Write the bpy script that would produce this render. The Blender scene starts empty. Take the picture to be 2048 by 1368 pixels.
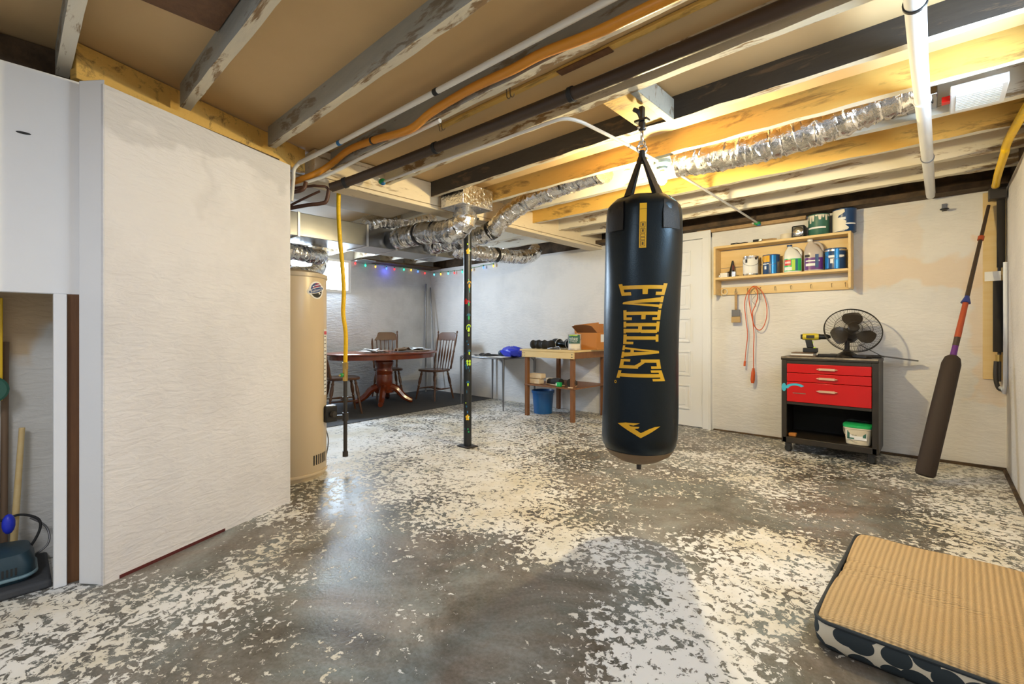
import bpy, math, random
import numpy as np
from mathutils import Vector, Matrix, Euler
random.seed(7)
PI = math.pi
S_, C_ = 0.677453, 0.735566          # camera heading: world forward = (-S, C)
H = 1.05
sc = bpy.context.scene
COL = sc.collection

# ------------------------------------------------------------------ camera, world, exposure
cam = bpy.data.cameras.new('camera'); cam_o = bpy.data.objects.new('camera', cam); COL.objects.link(cam_o)
cam_o.location = (0, 0, H); cam_o.rotation_euler = (PI/2, 0, math.atan2(S_, C_))
cam.sensor_width = 36; cam.lens = 36*924/2048; cam.shift_x = 0; cam.shift_y = -(684-661)/2048
cam.clip_start = .02
sc.camera = cam_o
w = bpy.data.worlds.new('world'); sc.world = w; w.use_nodes = True
bg = w.node_tree.nodes['Background']; bg.inputs[0].default_value = (.85, .92, 1, 1); bg.inputs[1].default_value = .40
sc.view_settings.view_transform = 'Standard'; sc.view_settings.look = 'None'
sc.view_settings.gamma = 1; sc.view_settings.use_curve_mapping = False
sc.view_settings.exposure = 0.06

def area(name, loc, rot, size, size_y, power, color):
    l = bpy.data.lights.new(name, 'AREA'); l.shape = 'RECTANGLE'; l.size = size; l.size_y = size_y
    l.energy = power; l.color = color
    o = bpy.data.objects.new(name, l); COL.objects.link(o); o.location = loc; o.rotation_euler = rot; return o
# daylight through the far basement window, daylight through the window high in the right wall
area('daylight_far_window', (-6.5, 3.05, 1.86), (0, math.radians(-68), 0), .42, .95, 60, (.66, .82, 1))
area('daylight_right_window', (.34, 2.35, 1.95), (0, math.radians(84), 0), .28, .8, 17, (.55, .76, 1))
# added fill light, unseen behind the camera, brightening the near room and angled wall
area('rear_fill_light', (-.9, -.9, 2.14), (math.radians(20), math.radians(-12), 0), 1.2, .3, 32, (.90, .94, 1))

# ------------------------------------------------------------------ materials
M = {}
def mat(name, col=(.5, .5, .5), rough=.5, metal=0, bump=0, bscale=40, var=0, vscale=6, col2=None, coat=0, stretch=(1, 1, 1), detail=5, emit=None, estr=0, spec=.5, alpha=1, trans=0):
    m = bpy.data.materials.new(name); m.use_nodes = True; nt = m.node_tree; N = nt.nodes; L = nt.links
    b = N['Principled BSDF']; b.inputs['Base Color'].default_value = (*col, 1)
    b.inputs['Roughness'].default_value = rough; b.inputs['Metallic'].default_value = metal
    b.inputs['Coat Weight'].default_value = coat; b.inputs['Coat Roughness'].default_value = .15
    b.inputs['Specular IOR Level'].default_value = spec
    b.inputs['Transmission Weight'].default_value = trans
    if emit: b.inputs['Emission Color'].default_value = (*emit, 1); b.inputs['Emission Strength'].default_value = estr
    if bump or col2:
        tc = N.new('ShaderNodeTexCoord'); mp = N.new('ShaderNodeMapping'); mp.inputs['Scale'].default_value = stretch
        L.new(tc.outputs['Object'], mp.inputs[0])
    if col2:
        n = N.new('ShaderNodeTexNoise'); n.inputs['Scale'].default_value = vscale; n.inputs['Detail'].default_value = detail
        n.inputs['Roughness'].default_value = .6
        L.new(mp.outputs[0], n.inputs['Vector'])
        r = N.new('ShaderNodeValToRGB'); lo, hi = (.5-.25*(1-var), .5+.25*(1-var)) if var < 1 else (.49, .51)
        r.color_ramp.elements[0].position = lo; r.color_ramp.elements[1].position = hi
        r.color_ramp.elements[0].color = (*col, 1); r.color_ramp.elements[1].color = (*col2, 1)
        L.new(n.outputs['Fac'], r.inputs[0]); L.new(r.outputs[0], b.inputs['Base Color'])
    if bump:
        n2 = N.new('ShaderNodeTexNoise'); n2.inputs['Scale'].default_value = bscale; n2.inputs['Detail'].default_value = 4
        L.new(mp.outputs[0], n2.inputs['Vector'])
        bp = N.new('ShaderNodeBump'); bp.inputs['Strength'].default_value = bump; bp.inputs['Distance'].default_value = .01
        L.new(n2.outputs['Fac'], bp.inputs['Height']); L.new(bp.outputs[0], b.inputs['Normal'])
    M[name] = m; return m

def old_paint(name, paint, under, amount=.5, stretch=(1, 5, 5), scale=3, edge=.03, tint=None, bump=.25, rough=.7):
    """worn paint over bare wood: patches of `under` show through `paint`"""
    m = bpy.data.materials.new(name); m.use_nodes = True; nt = m.node_tree; N = nt.nodes; L = nt.links
    b = N['Principled BSDF']; b.inputs['Roughness'].default_value = rough
    tc = N.new('ShaderNodeTexCoord'); mp = N.new('ShaderNodeMapping'); mp.inputs['Scale'].default_value = stretch
    L.new(tc.outputs['Object'], mp.inputs[0])
    n = N.new('ShaderNodeTexNoise'); n.inputs['Scale'].default_value = scale; n.inputs['Detail'].default_value = 9; n.inputs['Roughness'].default_value = .68
    n.inputs['Distortion'].default_value = .4
    L.new(mp.outputs[0], n.inputs['Vector'])
    r = N.new('ShaderNodeValToRGB'); t = .36+.28*amount
    r.color_ramp.elements[0].position = t-edge; r.color_ramp.elements[1].position = t+edge
    L.new(n.outputs['Fac'], r.inputs[0])
    n2 = N.new('ShaderNodeTexNoise'); n2.inputs['Scale'].default_value = 12; n2.inputs['Detail'].default_value = 6
    L.new(mp.outputs[0], n2.inputs['Vector'])
    mixp = N.new('ShaderNodeMixRGB'); mixp.inputs[1].default_value = (*paint, 1); mixp.inputs[2].default_value = (*(tint or [c*.8 for c in paint]), 1)
    L.new(n2.outputs['Fac'], mixp.inputs[0])
    mixu = N.new('ShaderNodeMixRGB'); mixu.inputs[1].default_value = (*under, 1); mixu.inputs[2].default_value = (*[c*.45 for c in under], 1)
    L.new(n2.outputs['Fac'], mixu.inputs[0])
    mx = N.new('ShaderNodeMixRGB'); L.new(r.outputs[0], mx.inputs[0]); L.new(mixu.outputs[0], mx.inputs[1]); L.new(mixp.outputs[0], mx.inputs[2])
    # ramp: low noise -> under, high -> paint ; amount raises share of bare wood
    L.new(mx.outputs[0], b.inputs['Base Color'])
    bp = N.new('ShaderNodeBump'); bp.inputs['Strength'].default_value = bump; bp.inputs['Distance'].default_value = .01
    L.new(n.outputs['Fac'], bp.inputs['Height']); L.new(bp.outputs[0], b.inputs['Normal'])
    M[name] = m; return m

def plaster(name, base, dirt, warm=None, warm_boxes=(), rough=.55, trowel=.5):
    """painted plaster with trowel marks, faint grime and optional older-paint patches given as world boxes"""
    m = bpy.data.materials.new(name); m.use_nodes = True; nt = m.node_tree; N = nt.nodes; L = nt.links
    b = N['Principled BSDF']; b.inputs['Roughness'].default_value = rough
    g = N.new('ShaderNodeNewGeometry')
    n = N.new('ShaderNodeTexNoise'); n.inputs['Scale'].default_value = 1.6; n.inputs['Detail'].default_value = 7; n.inputs['Roughness'].default_value = .62
    L.new(g.outputs['Position'], n.inputs['Vector'])
    r = N.new('ShaderNodeValToRGB'); r.color_ramp.elements[0].position = .36; r.color_ramp.elements[1].position = .56
    r.color_ramp.elements[0].color = (*dirt, 1); r.color_ramp.elements[1].color = (*base, 1)
    L.new(n.outputs['Fac'], r.inputs[0]); out = r.outputs[0]
    if warm:
        sp = N.new('ShaderNodeSeparateXYZ')
        nn = N.new('ShaderNodeTexNoise'); nn.inputs['Scale'].default_value = 5; L.new(g.outputs['Position'], nn.inputs['Vector'])
        ad = N.new('ShaderNodeVectorMath'); ad.operation = 'MULTIPLY_ADD'; ad.inputs[1].default_value = (.35, .35, .35)
        L.new(nn.outputs['Color'], ad.inputs[0]); L.new(g.outputs['Position'], ad.inputs[2]); L.new(ad.outputs[0], sp.inputs[0])
        for (ax, lo, hi, z0, z1, f) in warm_boxes:
            def rng(sock, a, c):
                q = N.new('ShaderNodeMapRange'); q.interpolation_type = 'SMOOTHSTEP'
                q.inputs[1].default_value = a; q.inputs[2].default_value = c; L.new(sock, q.inputs[0]); return q.outputs[0]
            def mul(a, c):
                q = N.new('ShaderNodeMath'); q.operation = 'MULTIPLY'; L.new(a, q.inputs[0]); L.new(c, q.inputs[1]); return q.outputs[0]
            s = sp.outputs[ax]; e = .025; k = .175
            v = mul(mul(rng(s, lo+k-e, lo+k+e), rng(s, hi+k+e, hi+k-e)), mul(rng(sp.outputs[2], z0+k-e, z0+k+e), rng(sp.outputs[2], z1+k+e, z1+k-e)))
            q = N.new('ShaderNodeMath'); q.operation = 'MULTIPLY'; q.inputs[1].default_value = f; L.new(v, q.inputs[0])
            mx = N.new('ShaderNodeMixRGB'); mx.inputs[2].default_value = (*warm, 1); L.new(q.outputs[0], mx.inputs[0]); L.new(out, mx.inputs[1]); out = mx.outputs[0]
    L.new(out, b.inputs['Base Color'])
    mp = N.new('ShaderNodeMapping'); mp.inputs['Scale'].default_value = (4, 4, 13); mp.inputs['Rotation'].default_value = (.3, .3, 0)
    L.new(g.outputs['Position'], mp.inputs[0])
    n2 = N.new('ShaderNodeTexNoise'); n2.inputs['Scale'].default_value = 3; n2.inputs['Detail'].default_value = 6; n2.inputs['Distortion'].default_value = .8
    L.new(mp.outputs[0], n2.inputs['Vector'])
    bp = N.new('ShaderNodeBump'); bp.inputs['Strength'].default_value = trowel; bp.inputs['Distance'].default_value = .012
    L.new(n2.outputs['Fac'], bp.inputs['Height']); L.new(bp.outputs[0], b.inputs['Normal'])
    M[name] = m; return m

plaster('plaster_back', (.80, .78, .76), (.70, .69, .68), (.78, .60, .42), [(0, -.55, .30, 1.42, 1.62, .55), (0, .2, .4, .5, 1.8, .5), (0, -.5, -.1, 1.6, 2.1, .25)])
plaster('plaster_white', (.80, .775, .765), (.70, .68, .675))
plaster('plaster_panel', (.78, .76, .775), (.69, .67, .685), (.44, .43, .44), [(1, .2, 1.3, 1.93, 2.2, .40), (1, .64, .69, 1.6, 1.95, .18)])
plaster('plaster_far', (.66, .68, .71), (.52, .54, .57))
plaster('plaster_alcove', (.74, .73, .70), (.66, .65, .62), (.62, .46, .28), [(1, -.6, .08, .95, 1.5, .95), (1, -.6, .16, 1.06, 1.5, .95)])
mat('white_paint', (.88, .88, .88), .4, bump=.08, bscale=30, col2=(.84, .84, .85), vscale=3)
mat('door_paint', (.84, .84, .84), .35, bump=.05, bscale=25)
mat('ceiling_paint', (.66, .46, .235), .7, bump=.06, bscale=30, col2=(.58, .40, .20), vscale=1.5)
mat('ceiling_green', (.55, .62, .56), .7)
mat('board_tan', (.42, .33, .23), .7, bump=.1)
old_paint('joist_grey', (.42, .40, .34), (.30, .25, .18), .25, tint=(.30, .31, .28))
old_paint('joist_pale', (.74, .66, .48), (.36, .22, .10), .30, tint=(.60, .55, .45))
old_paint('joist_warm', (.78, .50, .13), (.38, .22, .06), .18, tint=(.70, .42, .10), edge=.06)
old_paint('joist_white', (.80, .74, .60), (.45, .32, .18), .16, tint=(.78, .74, .64))
old_paint('joist_dark', (.028, .024, .022), (.16, .11, .07), .12, tint=(.05, .043, .038), edge=.04)
old_paint('beam_cream', (.80, .68, .48), (.45, .32, .18), .06, tint=(.72, .60, .42), stretch=(5, 1, 5))
mat('raw_wood', (.50, .34, .17), .75, bump=.2, bscale=8, stretch=(8, 1, 8), col2=(.36, .22, .10), vscale=3)
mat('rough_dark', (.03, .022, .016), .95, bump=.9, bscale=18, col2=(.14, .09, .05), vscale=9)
mat('brown_wood', (.19, .085, .03), .6, bump=.15, bscale=8, stretch=(8, 8, 1), col2=(.11, .045, .018), vscale=3)
mat('ply_tan', (.52, .44, .33), .75, bump=.15, bscale=10, col2=(.40, .33, .24), vscale=4)
mat('pine', (.80, .60, .30), .5, bump=.06, bscale=6, stretch=(1, 8, 8), col2=(.70, .48, .20), vscale=3)
mat('pine_pale', (.80, .62, .32), .55, bump=.06, bscale=6, stretch=(1, 8, 8), col2=(.74, .52, .22), vscale=3)
mat('bench_brown', (.26, .105, .035), .45, bump=.1, bscale=6, stretch=(8, 8, 1), col2=(.17, .065, .02), vscale=4)
mat('cherry', (.22, .04, .010), .22, bump=.03, bscale=6, stretch=(3, 3, 1), col2=(.17, .035, .012), vscale=3, coat=.5)
mat('chair_wood', (.13, .05, .018), .3, bump=.04, bscale=6, col2=(.075, .028, .01), vscale=5, coat=.3)
mat('black_vinyl', (.004, .004, .005), .34, bump=.06, bscale=160, spec=.4)
M['black_vinyl'].node_tree.nodes['Principled BSDF'].inputs['Specular Tint'].default_value = (.62, .84, 1, 1)
for k_, v_ in (('Sheen Weight', .75), ('Sheen Roughness', .14)): M['black_vinyl'].node_tree.nodes['Principled BSDF'].inputs[k_].default_value = v_
M['black_vinyl'].node_tree.nodes['Principled BSDF'].inputs['Sheen Tint'].default_value = (.10, .42, .85, 1)  # blue tint puts window daylight reflected at the bag's edges into the vinyl colour
mat('black_web', (.010, .008, .006), .6, bump=.2, bscale=200)
mat('gold_print', (.72, .38, .01), .45)
mat('gold_dark', (.10, .06, .01), .5)
mat('tan_vinyl', (.16, .10, .05), .5)
mat('chrome', (.8, .8, .8), .12, metal=1)
mat('steel_dark', (.25, .25, .26), .35, metal=1)
mat('galvanised', (.42, .43, .45), .22, metal=1, bump=.12, bscale=3, col2=(.30, .31, .33), vscale=3)
mat('galv_edge', (.75, .76, .78), .3, metal=1)
mat('foil', (.80, .79, .78), .22, metal=1, bump=1.0, bscale=26, stretch=(1, 1, 1))
mat('heater_tan', (.66, .53, .36), .32, bump=.01)
mat('heater_cap', (.55, .45, .32), .35)
mat('black_plastic', (.012, .012, .013), .4)
mat('black_rubber', (.02, .02, .02), .75)
mat('dark_iron', (.035, .03, .028), .5, bump=.1)
mat('brown_pipe', (.10, .04, .02), .5)
mat('foam_black', (.022, .018, .015), .85)
mat('brown_foam', (.034, .021, .014), .75, bump=.1, bscale=60)
mat('pipe_brown_dark', (.055, .033, .02), .5)
mat('pvc_white', (.80, .77, .70), .35)
mat('pvc_cool', (.78, .80, .84), .35)
mat('gas_yellow', (.90, .56, .0), .4, bump=.5, bscale=60)
mat('csst_orange', (.62, .24, .015), .4)
mat('brass', (.65, .45, .15), .3, metal=1)
mat('copper', (.6, .26, .1), .3, metal=1)
mat('blue_tape', (.03, .17, .42), .6)
mat('green_paint', (.02, .30, .08), .5)
mat('label_black', (.02, .02, .02), .6)
mat('label_white', (.85, .85, .85), .5)
mat('red_paint', (.55, .006, .004), .3, bump=.02, bscale=10)
mat('cart_black', (.014, .011, .008), .42, bump=.08, bscale=20, col2=(.035, .026, .017), vscale=7)
mat('cart_inside', (.01, .01, .008), .8)
mat('worn_edge', (.45, .38, .28), .45, metal=.5, bump=.2, col2=(.10, .08, .06), vscale=14)
mat('handle_peach', (.78, .52, .36), .35, metal=.4)
mat('blue_spray', (.05, .45, .62), .5)
mat('pink_scuff', (.85, .22, .14), .45)
mat('white_plastic', (.80, .80, .76), .35)
mat('cream_plastic', (.74, .66, .50), .4)
mat('clear_plastic', (.70, .62, .56), .25, trans=.25)
mat('green_plastic', (.02, .45, .12), .35)
mat('lime', (.45, .70, .05), .4)
mat('purple', (.12, .02, .20), .4)
mat('blue_shiny', (.01, .22, .60), .2, metal=.2)
mat('navy', (.01, .05, .16), .35)
mat('can_green', (.035, .14, .10), .45)
mat('paint_drip', (.82, .76, .64), .5)
mat('can_steel', (.72, .71, .70), .25, metal=.9)
mat('blue_bucket', (.01, .10, .30), .35)
mat('blue_bag', (.02, .04, .62), .4, bump=.5, bscale=14)
mat('cloth_black', (.018, .017, .017), .85, bump=.8, bscale=16)
mat('maroon', (.10, .012, .012), .6)
mat('cardboard', (.55, .21, .04), .75)
mat('cardboard_dark', (.24, .10, .035), .75)
mat('cream_brick', (.78, .62, .42), .8, bump=.6, bscale=60)
mat('paper', (.82, .81, .78), .7, bump=.3, bscale=20)
mat('leather_brown', (.20, .13, .08), .6)
mat('yellow', (.88, .55, .01), .4)
mat('drill_yellow', (.62, .50, .04), .4)
mat('drill_lime', (.55, .85, .04), .4)
mat('cord_orange', (.62, .10, .015), .45)
mat('bristle', (.55, .38, .18), .9, bump=.6, bscale=60, stretch=(8, 8, 1))
mat('grip_red', (.42, .07, .02), .5)
mat('blue_cap', (.03, .05, .25), .5)
mat('fan_black', (.018, .014, .011), .4)
mat('fan_blade', (.045, .035, .027), .3)
mat('mat_grey', (.055, .058, .065), .8, bump=.2, bscale=60)
mat('bed_navy', (.02, .028, .035), .7)
mat('bone', (.72, .66, .54), .8)
mat('wall_shelf_grey', (.6, .6, .6), .6)
mat('hook', (.28, .2, .12), .35, metal=1)
mat('sticker_blue', (.01, .06, .25), .4)
mat('sticker_red', (.65, .03, .03), .4)
mat('post_black', (.014, .016, .018), .35, bump=.05)
mat('teal', (.01, .12, .22), .5)
mat('dark_teal', (.02, .05, .07), .45)
mat('pane_glow', (.9, .95, 1), .3, emit=(.72, .88, 1), estr=16)
mat('bulb_glow', (1, .9, .7), .3, emit=(1, .80, .42), estr=30)
mat('porcelain', (.18, .28, .32), .35)
for n_, c_ in dict(red=(1, .05, .05), green=(.05, .9, .5), blue=(.12, .3, 1), amber=(1, .55, .08), cyan=(.15, .75, .9)).items():
    mat('light_'+n_, c_, .3, emit=c_, estr=1.6)

# quilted corduroy top of the pet bed
m = mat('corduroy', (.62, .43, .20), .9)
nt = m.node_tree; N = nt.nodes; L = nt.links; b = N['Principled BSDF']
tc = N.new('ShaderNodeTexCoord'); wv = N.new('ShaderNodeTexWave'); wv.bands_direction = 'X'; wv.inputs['Scale'].default_value = 17; wv.inputs['Distortion'].default_value = .5
wv.inputs['Detail'].default_value = 1
wv2 = N.new('ShaderNodeTexWave'); wv2.bands_direction = 'Y'; wv2.inputs['Scale'].default_value = 42; wv2.inputs['Distortion'].default_value = .5
L.new(tc.outputs['Object'], wv.inputs[0]); L.new(tc.outputs['Object'], wv2.inputs[0])
mu = N.new('ShaderNodeMath'); mu.operation = 'MULTIPLY_ADD'; mu.inputs[1].default_value = .6; L.new(wv.outputs['Fac'], mu.inputs[0])
mu2 = N.new('ShaderNodeMath'); mu2.operation = 'MULTIPLY'; mu2.inputs[1].default_value = .35; L.new(wv2.outputs['Fac'], mu2.inputs[0]); L.new(mu2.outputs[0], mu.inputs[2])
rp = N.new('ShaderNodeValToRGB'); rp.color_ramp.elements[0].color = (.36, .24, .11, 1); rp.color_ramp.elements[1].color = (.60, .42, .215, 1)
rp.color_ramp.elements[1].position = .55
L.new(mu.outputs[0], rp.inputs[0]); L.new(rp.outputs[0], b.inputs['Base Color'])
bp = N.new('ShaderNodeBump'); bp.inputs['Strength'].default_value = .7; bp.inputs['Distance'].default_value = .008
L.new(mu.outputs[0], bp.inputs['Height']); L.new(bp.outputs[0], b.inputs['Normal'])
# navy fabric with overlapping pale ovals, side of the bed
m = mat('oval_print', (.02, .03, .04), .8)
nt = m.node_tree; N = nt.nodes; L = nt.links; b = N['Principled BSDF']
tc = N.new('ShaderNodeTexCoord'); mp = N.new('ShaderNodeMapping'); mp.inputs['Scale'].default_value = (15, 15, 19)
vo = N.new('ShaderNodeTexVoronoi'); vo.inputs['Scale'].default_value = 1; vo.inputs['Randomness'].default_value = .75
L.new(tc.outputs['Object'], mp.inputs[0]); L.new(mp.outputs[0], vo.inputs['Vector'])
rp = N.new('ShaderNodeValToRGB'); rp.color_ramp.interpolation = 'CONSTANT'
rp.color_ramp.elements[0].color = (.018, .028, .035, 1); rp.color_ramp.elements[1].position = .555; rp.color_ramp.elements[1].color = (.62, .56, .44, 1)
L.new(vo.outputs['Distance'], rp.inputs[0]); L.new(rp.outputs[0], b.inputs['Base Color'])

# floor: grey concrete with peeling off-white paint; 'paint' attribute = how much paint is left
m = bpy.data.materials.new('floor_peeling'); M['floor'] = m; m.use_nodes = True; nt = m.node_tree; N = nt.nodes; L = nt.links; b = N['Principled BSDF']
g = N.new('ShaderNodeNewGeometry'); at = N.new('ShaderNodeAttribute'); at.attribute_name = 'paint'
def noise(scale, detail, rough=.6, dist=0, vec=None):
    n = N.new('ShaderNodeTexNoise'); n.inputs['Scale'].default_value = scale; n.inputs['Detail'].default_value = detail
    n.inputs['Roughness'].default_value = rough; n.inputs['Distortion'].default_value = dist
    L.new(vec or g.outputs['Position'], n.inputs['Vector']); return n.outputs['Fac']
def math_(op, a, c, d=None):
    q = N.new('ShaderNodeMath'); q.operation = op
    for i, v in enumerate((a, c, d)):
        if v is None: continue
        if isinstance(v, (int, float)): q.inputs[i].default_value = v
        else: L.new(v, q.inputs[i])
    return q.outputs[0]
fine = noise(29, 10, .70, .5); big = noise(4.5, 6, .62, .7); grain = noise(70, 4, .6)
v = math_('MULTIPLY_ADD', fine, .74, math_('MULTIPLY', big, .26))
thr = math_('MULTIPLY_ADD', at.outputs['Fac'], -.27, .640)
mask = N.new('ShaderNodeMapRange'); mask.inputs[1].default_value = -.006; mask.inputs[2].default_value = .006
L.new(math_('SUBTRACT', v, thr), mask.inputs[0])
halo = N.new('ShaderNodeMapRange'); halo.inputs[1].default_value = -.045; halo.inputs[2].default_value = -.004; halo.inputs[3].default_value = 1; halo.inputs[4].default_value = .62
L.new(math_('SUBTRACT', v, thr), halo.inputs[0])
cr = N.new('ShaderNodeValToRGB'); e = cr.color_ramp.elements
e[0].position = .36; e[0].color = (.075, .060, .045, 1); e[1].position = .62; e[1].color = (.30, .295, .29, 1)
k = e.new(.48); k.color = (.165, .150, .134, 1)
mixn = math_('MULTIPLY_ADD', noise(1.7, 10, .70, .8), .8, math_('MULTIPLY', grain, .2)); L.new(mixn, cr.inputs[0])
hm = N.new('ShaderNodeMixRGB'); hm.blend_type = 'MULTIPLY'; hm.inputs[0].default_value = 1
tn = N.new('ShaderNodeValToRGB'); e = tn.color_ramp.elements; e[0].position = .40; e[0].color = (1.0, .93, .84, 1); e[1].position = .62; e[1].color = (.86, 1, 1, 1); L.new(noise(2.1, 6, .65, 1), tn.inputs[0])
tm = N.new('ShaderNodeMixRGB'); tm.blend_type = 'MULTIPLY'; tm.inputs[0].default_value = 1; L.new(cr.outputs[0], tm.inputs[1]); L.new(tn.outputs[0], tm.inputs[2])
L.new(tm.outputs[0], hm.inputs[1]); L.new(halo.outputs[0], hm.inputs[2])
pc = N.new('ShaderNodeValToRGB'); e = pc.color_ramp.elements; e[0].position = .38; e[0].color = (.68, .63, .51, 1); e[1].position = .55; e[1].color = (.82, .81, .78, 1)
L.new(noise(1.7, 5), pc.inputs[0])
mx = N.new('ShaderNodeMixRGB'); L.new(mask.outputs[0], mx.inputs[0]); L.new(hm.outputs[0], mx.inputs[1]); L.new(pc.outputs[0], mx.inputs[2])
L.new(mx.outputs[0], b.inputs['Base Color'])
L.new(math_('MULTIPLY_ADD', mask.outputs[0], .22, math_('MULTIPLY_ADD', noise(2.5, 4), .3, .20)), b.inputs['Roughness'])
bp = N.new('ShaderNodeBump'); bp.inputs['Strength'].default_value = .35; bp.inputs['Distance'].default_value = .006
L.new(math_('ADD', mask.outputs[0], math_('MULTIPLY', grain, .5)), bp.inputs['Height']); L.new(bp.outputs[0], b.inputs['Normal'])

# ------------------------------------------------------------------ mesh builder
class MB:
    def __init__(s): s.v = []; s.f = []; s.m = []
    def add(s, verts, faces, mi=0):
        k = len(s.v); s.v += [tuple(v) for v in verts]; s.f += [tuple(i+k for i in f) for f in faces]; s.m += [mi]*len(faces); return s
    def box(s, a, b, mi=0, T=None):
        (x0, y0, z0), (x1, y1, z1) = a, b
        vs = [Vector(p) for p in ((x0, y0, z0), (x1, y0, z0), (x1, y1, z0), (x0, y1, z0), (x0, y0, z1), (x1, y0, z1), (x1, y1, z1), (x0, y1, z1))]
        if T is not None: vs = [T @ v for v in vs]
        return s.add(vs, [(0, 3, 2, 1), (4, 5, 6, 7), (0, 1, 5, 4), (1, 2, 6, 5), (2, 3, 7, 6), (3, 0, 4, 7)], mi)
    def bar(s, p0, p1, w, h, up=(0, 0, 1), mi=0):
        p0, p1 = Vector(p0), Vector(p1); d = (p1-p0).normalized(); up = Vector(up)
        if abs(d.dot(up)) > .98: up = Vector((1, 0, 0))
        x = d.cross(up).normalized(); z = x.cross(d)
        vs = [p+x*(a*w/2)+z*(c*h/2) for p in (p0, p1) for a, c in ((-1, -1), (1, -1), (1, 1), (-1, 1))]
        return s.add(vs, [(3, 2, 1, 0), (4, 5, 6, 7), (0, 1, 5, 4), (1, 2, 6, 5), (2, 3, 7, 6), (3, 0, 4, 7)], mi)
    def sweep(s, pts, rad, n=12, caps=True, mi=0, flat=1.0):
        pts = [Vector(p) for p in pts]; k = len(pts)
        rad = rad if isinstance(rad, (list, tuple)) else [rad]*k
        t = (pts[1]-pts[0]).normalized(); u = t.orthogonal().normalized(); rings = []
        for i in range(k):
            t = (pts[min(i+1, k-1)]-pts[max(i-1, 0)])
            t = t.normalized() if t.length > 1e-9 else Vector((0, 0, 1))
            u = (u-t*u.dot(t)); u = u.normalized() if u.length > 1e-6 else t.orthogonal().normalized(); w_ = t.cross(u)
            rings.append([pts[i]+(u*math.cos(2*PI*j/n)+w_*math.sin(2*PI*j/n)*flat)*rad[i] for j in range(n)])
        vs = [p for r in rings for p in r]; fs = []
        for i in range(k-1):
            for j in range(n): a = i*n+j; c = i*n+(j+1) % n; fs.append((a, c, c+n, a+n))
        if caps: fs += [tuple(range(n-1, -1, -1)), tuple((k-1)*n+j for j in range(n))]
        return s.add(vs, fs, mi)
    def cyl(s, p0, p1, r, r1=None, n=16, mi=0): return s.sweep([p0, p1], [r, r if r1 is None else r1], n, mi=mi)
    def turned(s, p0, p1, prof, n=12, mi=0):
        p0, p1 = Vector(p0), Vector(p1); return s.sweep([p0+(p1-p0)*t for t, r in prof], [r for t, r in prof], n, mi=mi)
    def lathe(s, prof, c=(0, 0, 0), n=28, mi=0, sq=None):
        c = Vector(c); vs = []; fs = []; k = len(prof)
        for r, z in prof:
            for j in range(n):
                a = 2*PI*j/n; q = 1
                if sq: q = 1/((abs(math.cos(a))**sq+abs(math.sin(a))**sq)**(1/sq))
                vs.append(c+Vector((r*q*math.cos(a), r*q*math.sin(a), z)))
        for i in range(k-1):
            for j in range(n): a = i*n+j; b_ = i*n+(j+1) % n; fs.append((a, b_, b_+n, a+n))
        if prof[0][0] > 1e-5: fs.append(tuple(range(n-1, -1, -1)))
        if prof[-1][0] > 1e-5: fs.append(tuple((k-1)*n+j for j in range(n)))
        return s.add(vs, fs, mi)
    def ball(s, c, r, n=14, sc_=(1, 1, 1), mi=0, T=None):
        vs = []; fs = []; m_ = n//2
        for i in range(m_+1):
            for j in range(n):
                a = PI*i/m_; p = 2*PI*j/n; q = Vector((math.sin(a)*math.cos(p)*sc_[0], math.sin(a)*math.sin(p)*sc_[1], math.cos(a)*sc_[2]))*r
                if T is not None: q = T @ q
                vs.append(Vector(c)+q)
        for i in range(m_):
            for j in range(n): a = i*n+j; b_ = i*n+(j+1) % n; fs.append((a, a+n, b_+n, b_))
        return s.add(vs, fs, mi)
    def prism(s, poly, a, b, axis='z', mi=0, T=None):
        f = {'z': lambda u, v, w_: (u, v, w_), 'y': lambda u, v, w_: (u, w_, v), 'x': lambda u, v, w_: (w_, u, v)}[axis]
        n = len(poly); vs = [Vector(f(u, v, a)) for u, v in poly]+[Vector(f(u, v, b)) for u, v in poly]
        if T is not None: vs = [T @ q for q in vs]
        fs = [tuple(range(n-1, -1, -1)), tuple(range(n, 2*n))]+[(i, (i+1) % n, (i+1) % n+n, i+n) for i in range(n)]
        return s.add(vs, fs, mi)
    def grid(s, fn, nu, nv, mi=0):
        vs = [fn(i/nu, j/nv) for i in range(nu+1) for j in range(nv+1)]
        return s.add(vs, [(i*(nv+1)+j, (i+1)*(nv+1)+j, (i+1)*(nv+1)+j+1, i*(nv+1)+j+1) for i in range(nu) for j in range(nv)], mi)
    def build(s, name, mats, parent=None, bevel=0, smooth=35, seg=2, jitter=0, keep=False):
        me = bpy.data.meshes.new(name); vs = s.v; org = Vector((0, 0, 0))
        if parent is None and not keep:
            a = np.array(vs); lo = a.min(0); hi = a.max(0); org = Vector(((lo[0]+hi[0])/2, (lo[1]+hi[1])/2, lo[2]))
            vs = [tuple(Vector(v)-org) for v in vs]
        if jitter: vs = [tuple(c+random.uniform(-jitter, jitter) for c in v) for v in vs]
        me.from_pydata(vs, [], s.f)
        mats = mats if isinstance(mats, (list, tuple)) else [mats]
        for q in mats: me.materials.append(M[q])
        me.polygons.foreach_set('material_index', s.m); me.polygons.foreach_set('use_smooth', [True]*len(s.f))
        me.update(); me.validate(); 
        import bmesh
        bm = bmesh.new(); bm.from_mesh(me); bmesh.ops.recalc_face_normals(bm, faces=bm.faces); bm.to_mesh(me); bm.free()
        me.set_sharp_from_angle(angle=math.radians(smooth))
        o = bpy.data.objects.new(name, me); COL.objects.link(o); o.location = org
        if parent: o.parent = parent; o.location = (0, 0, 0)
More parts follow.
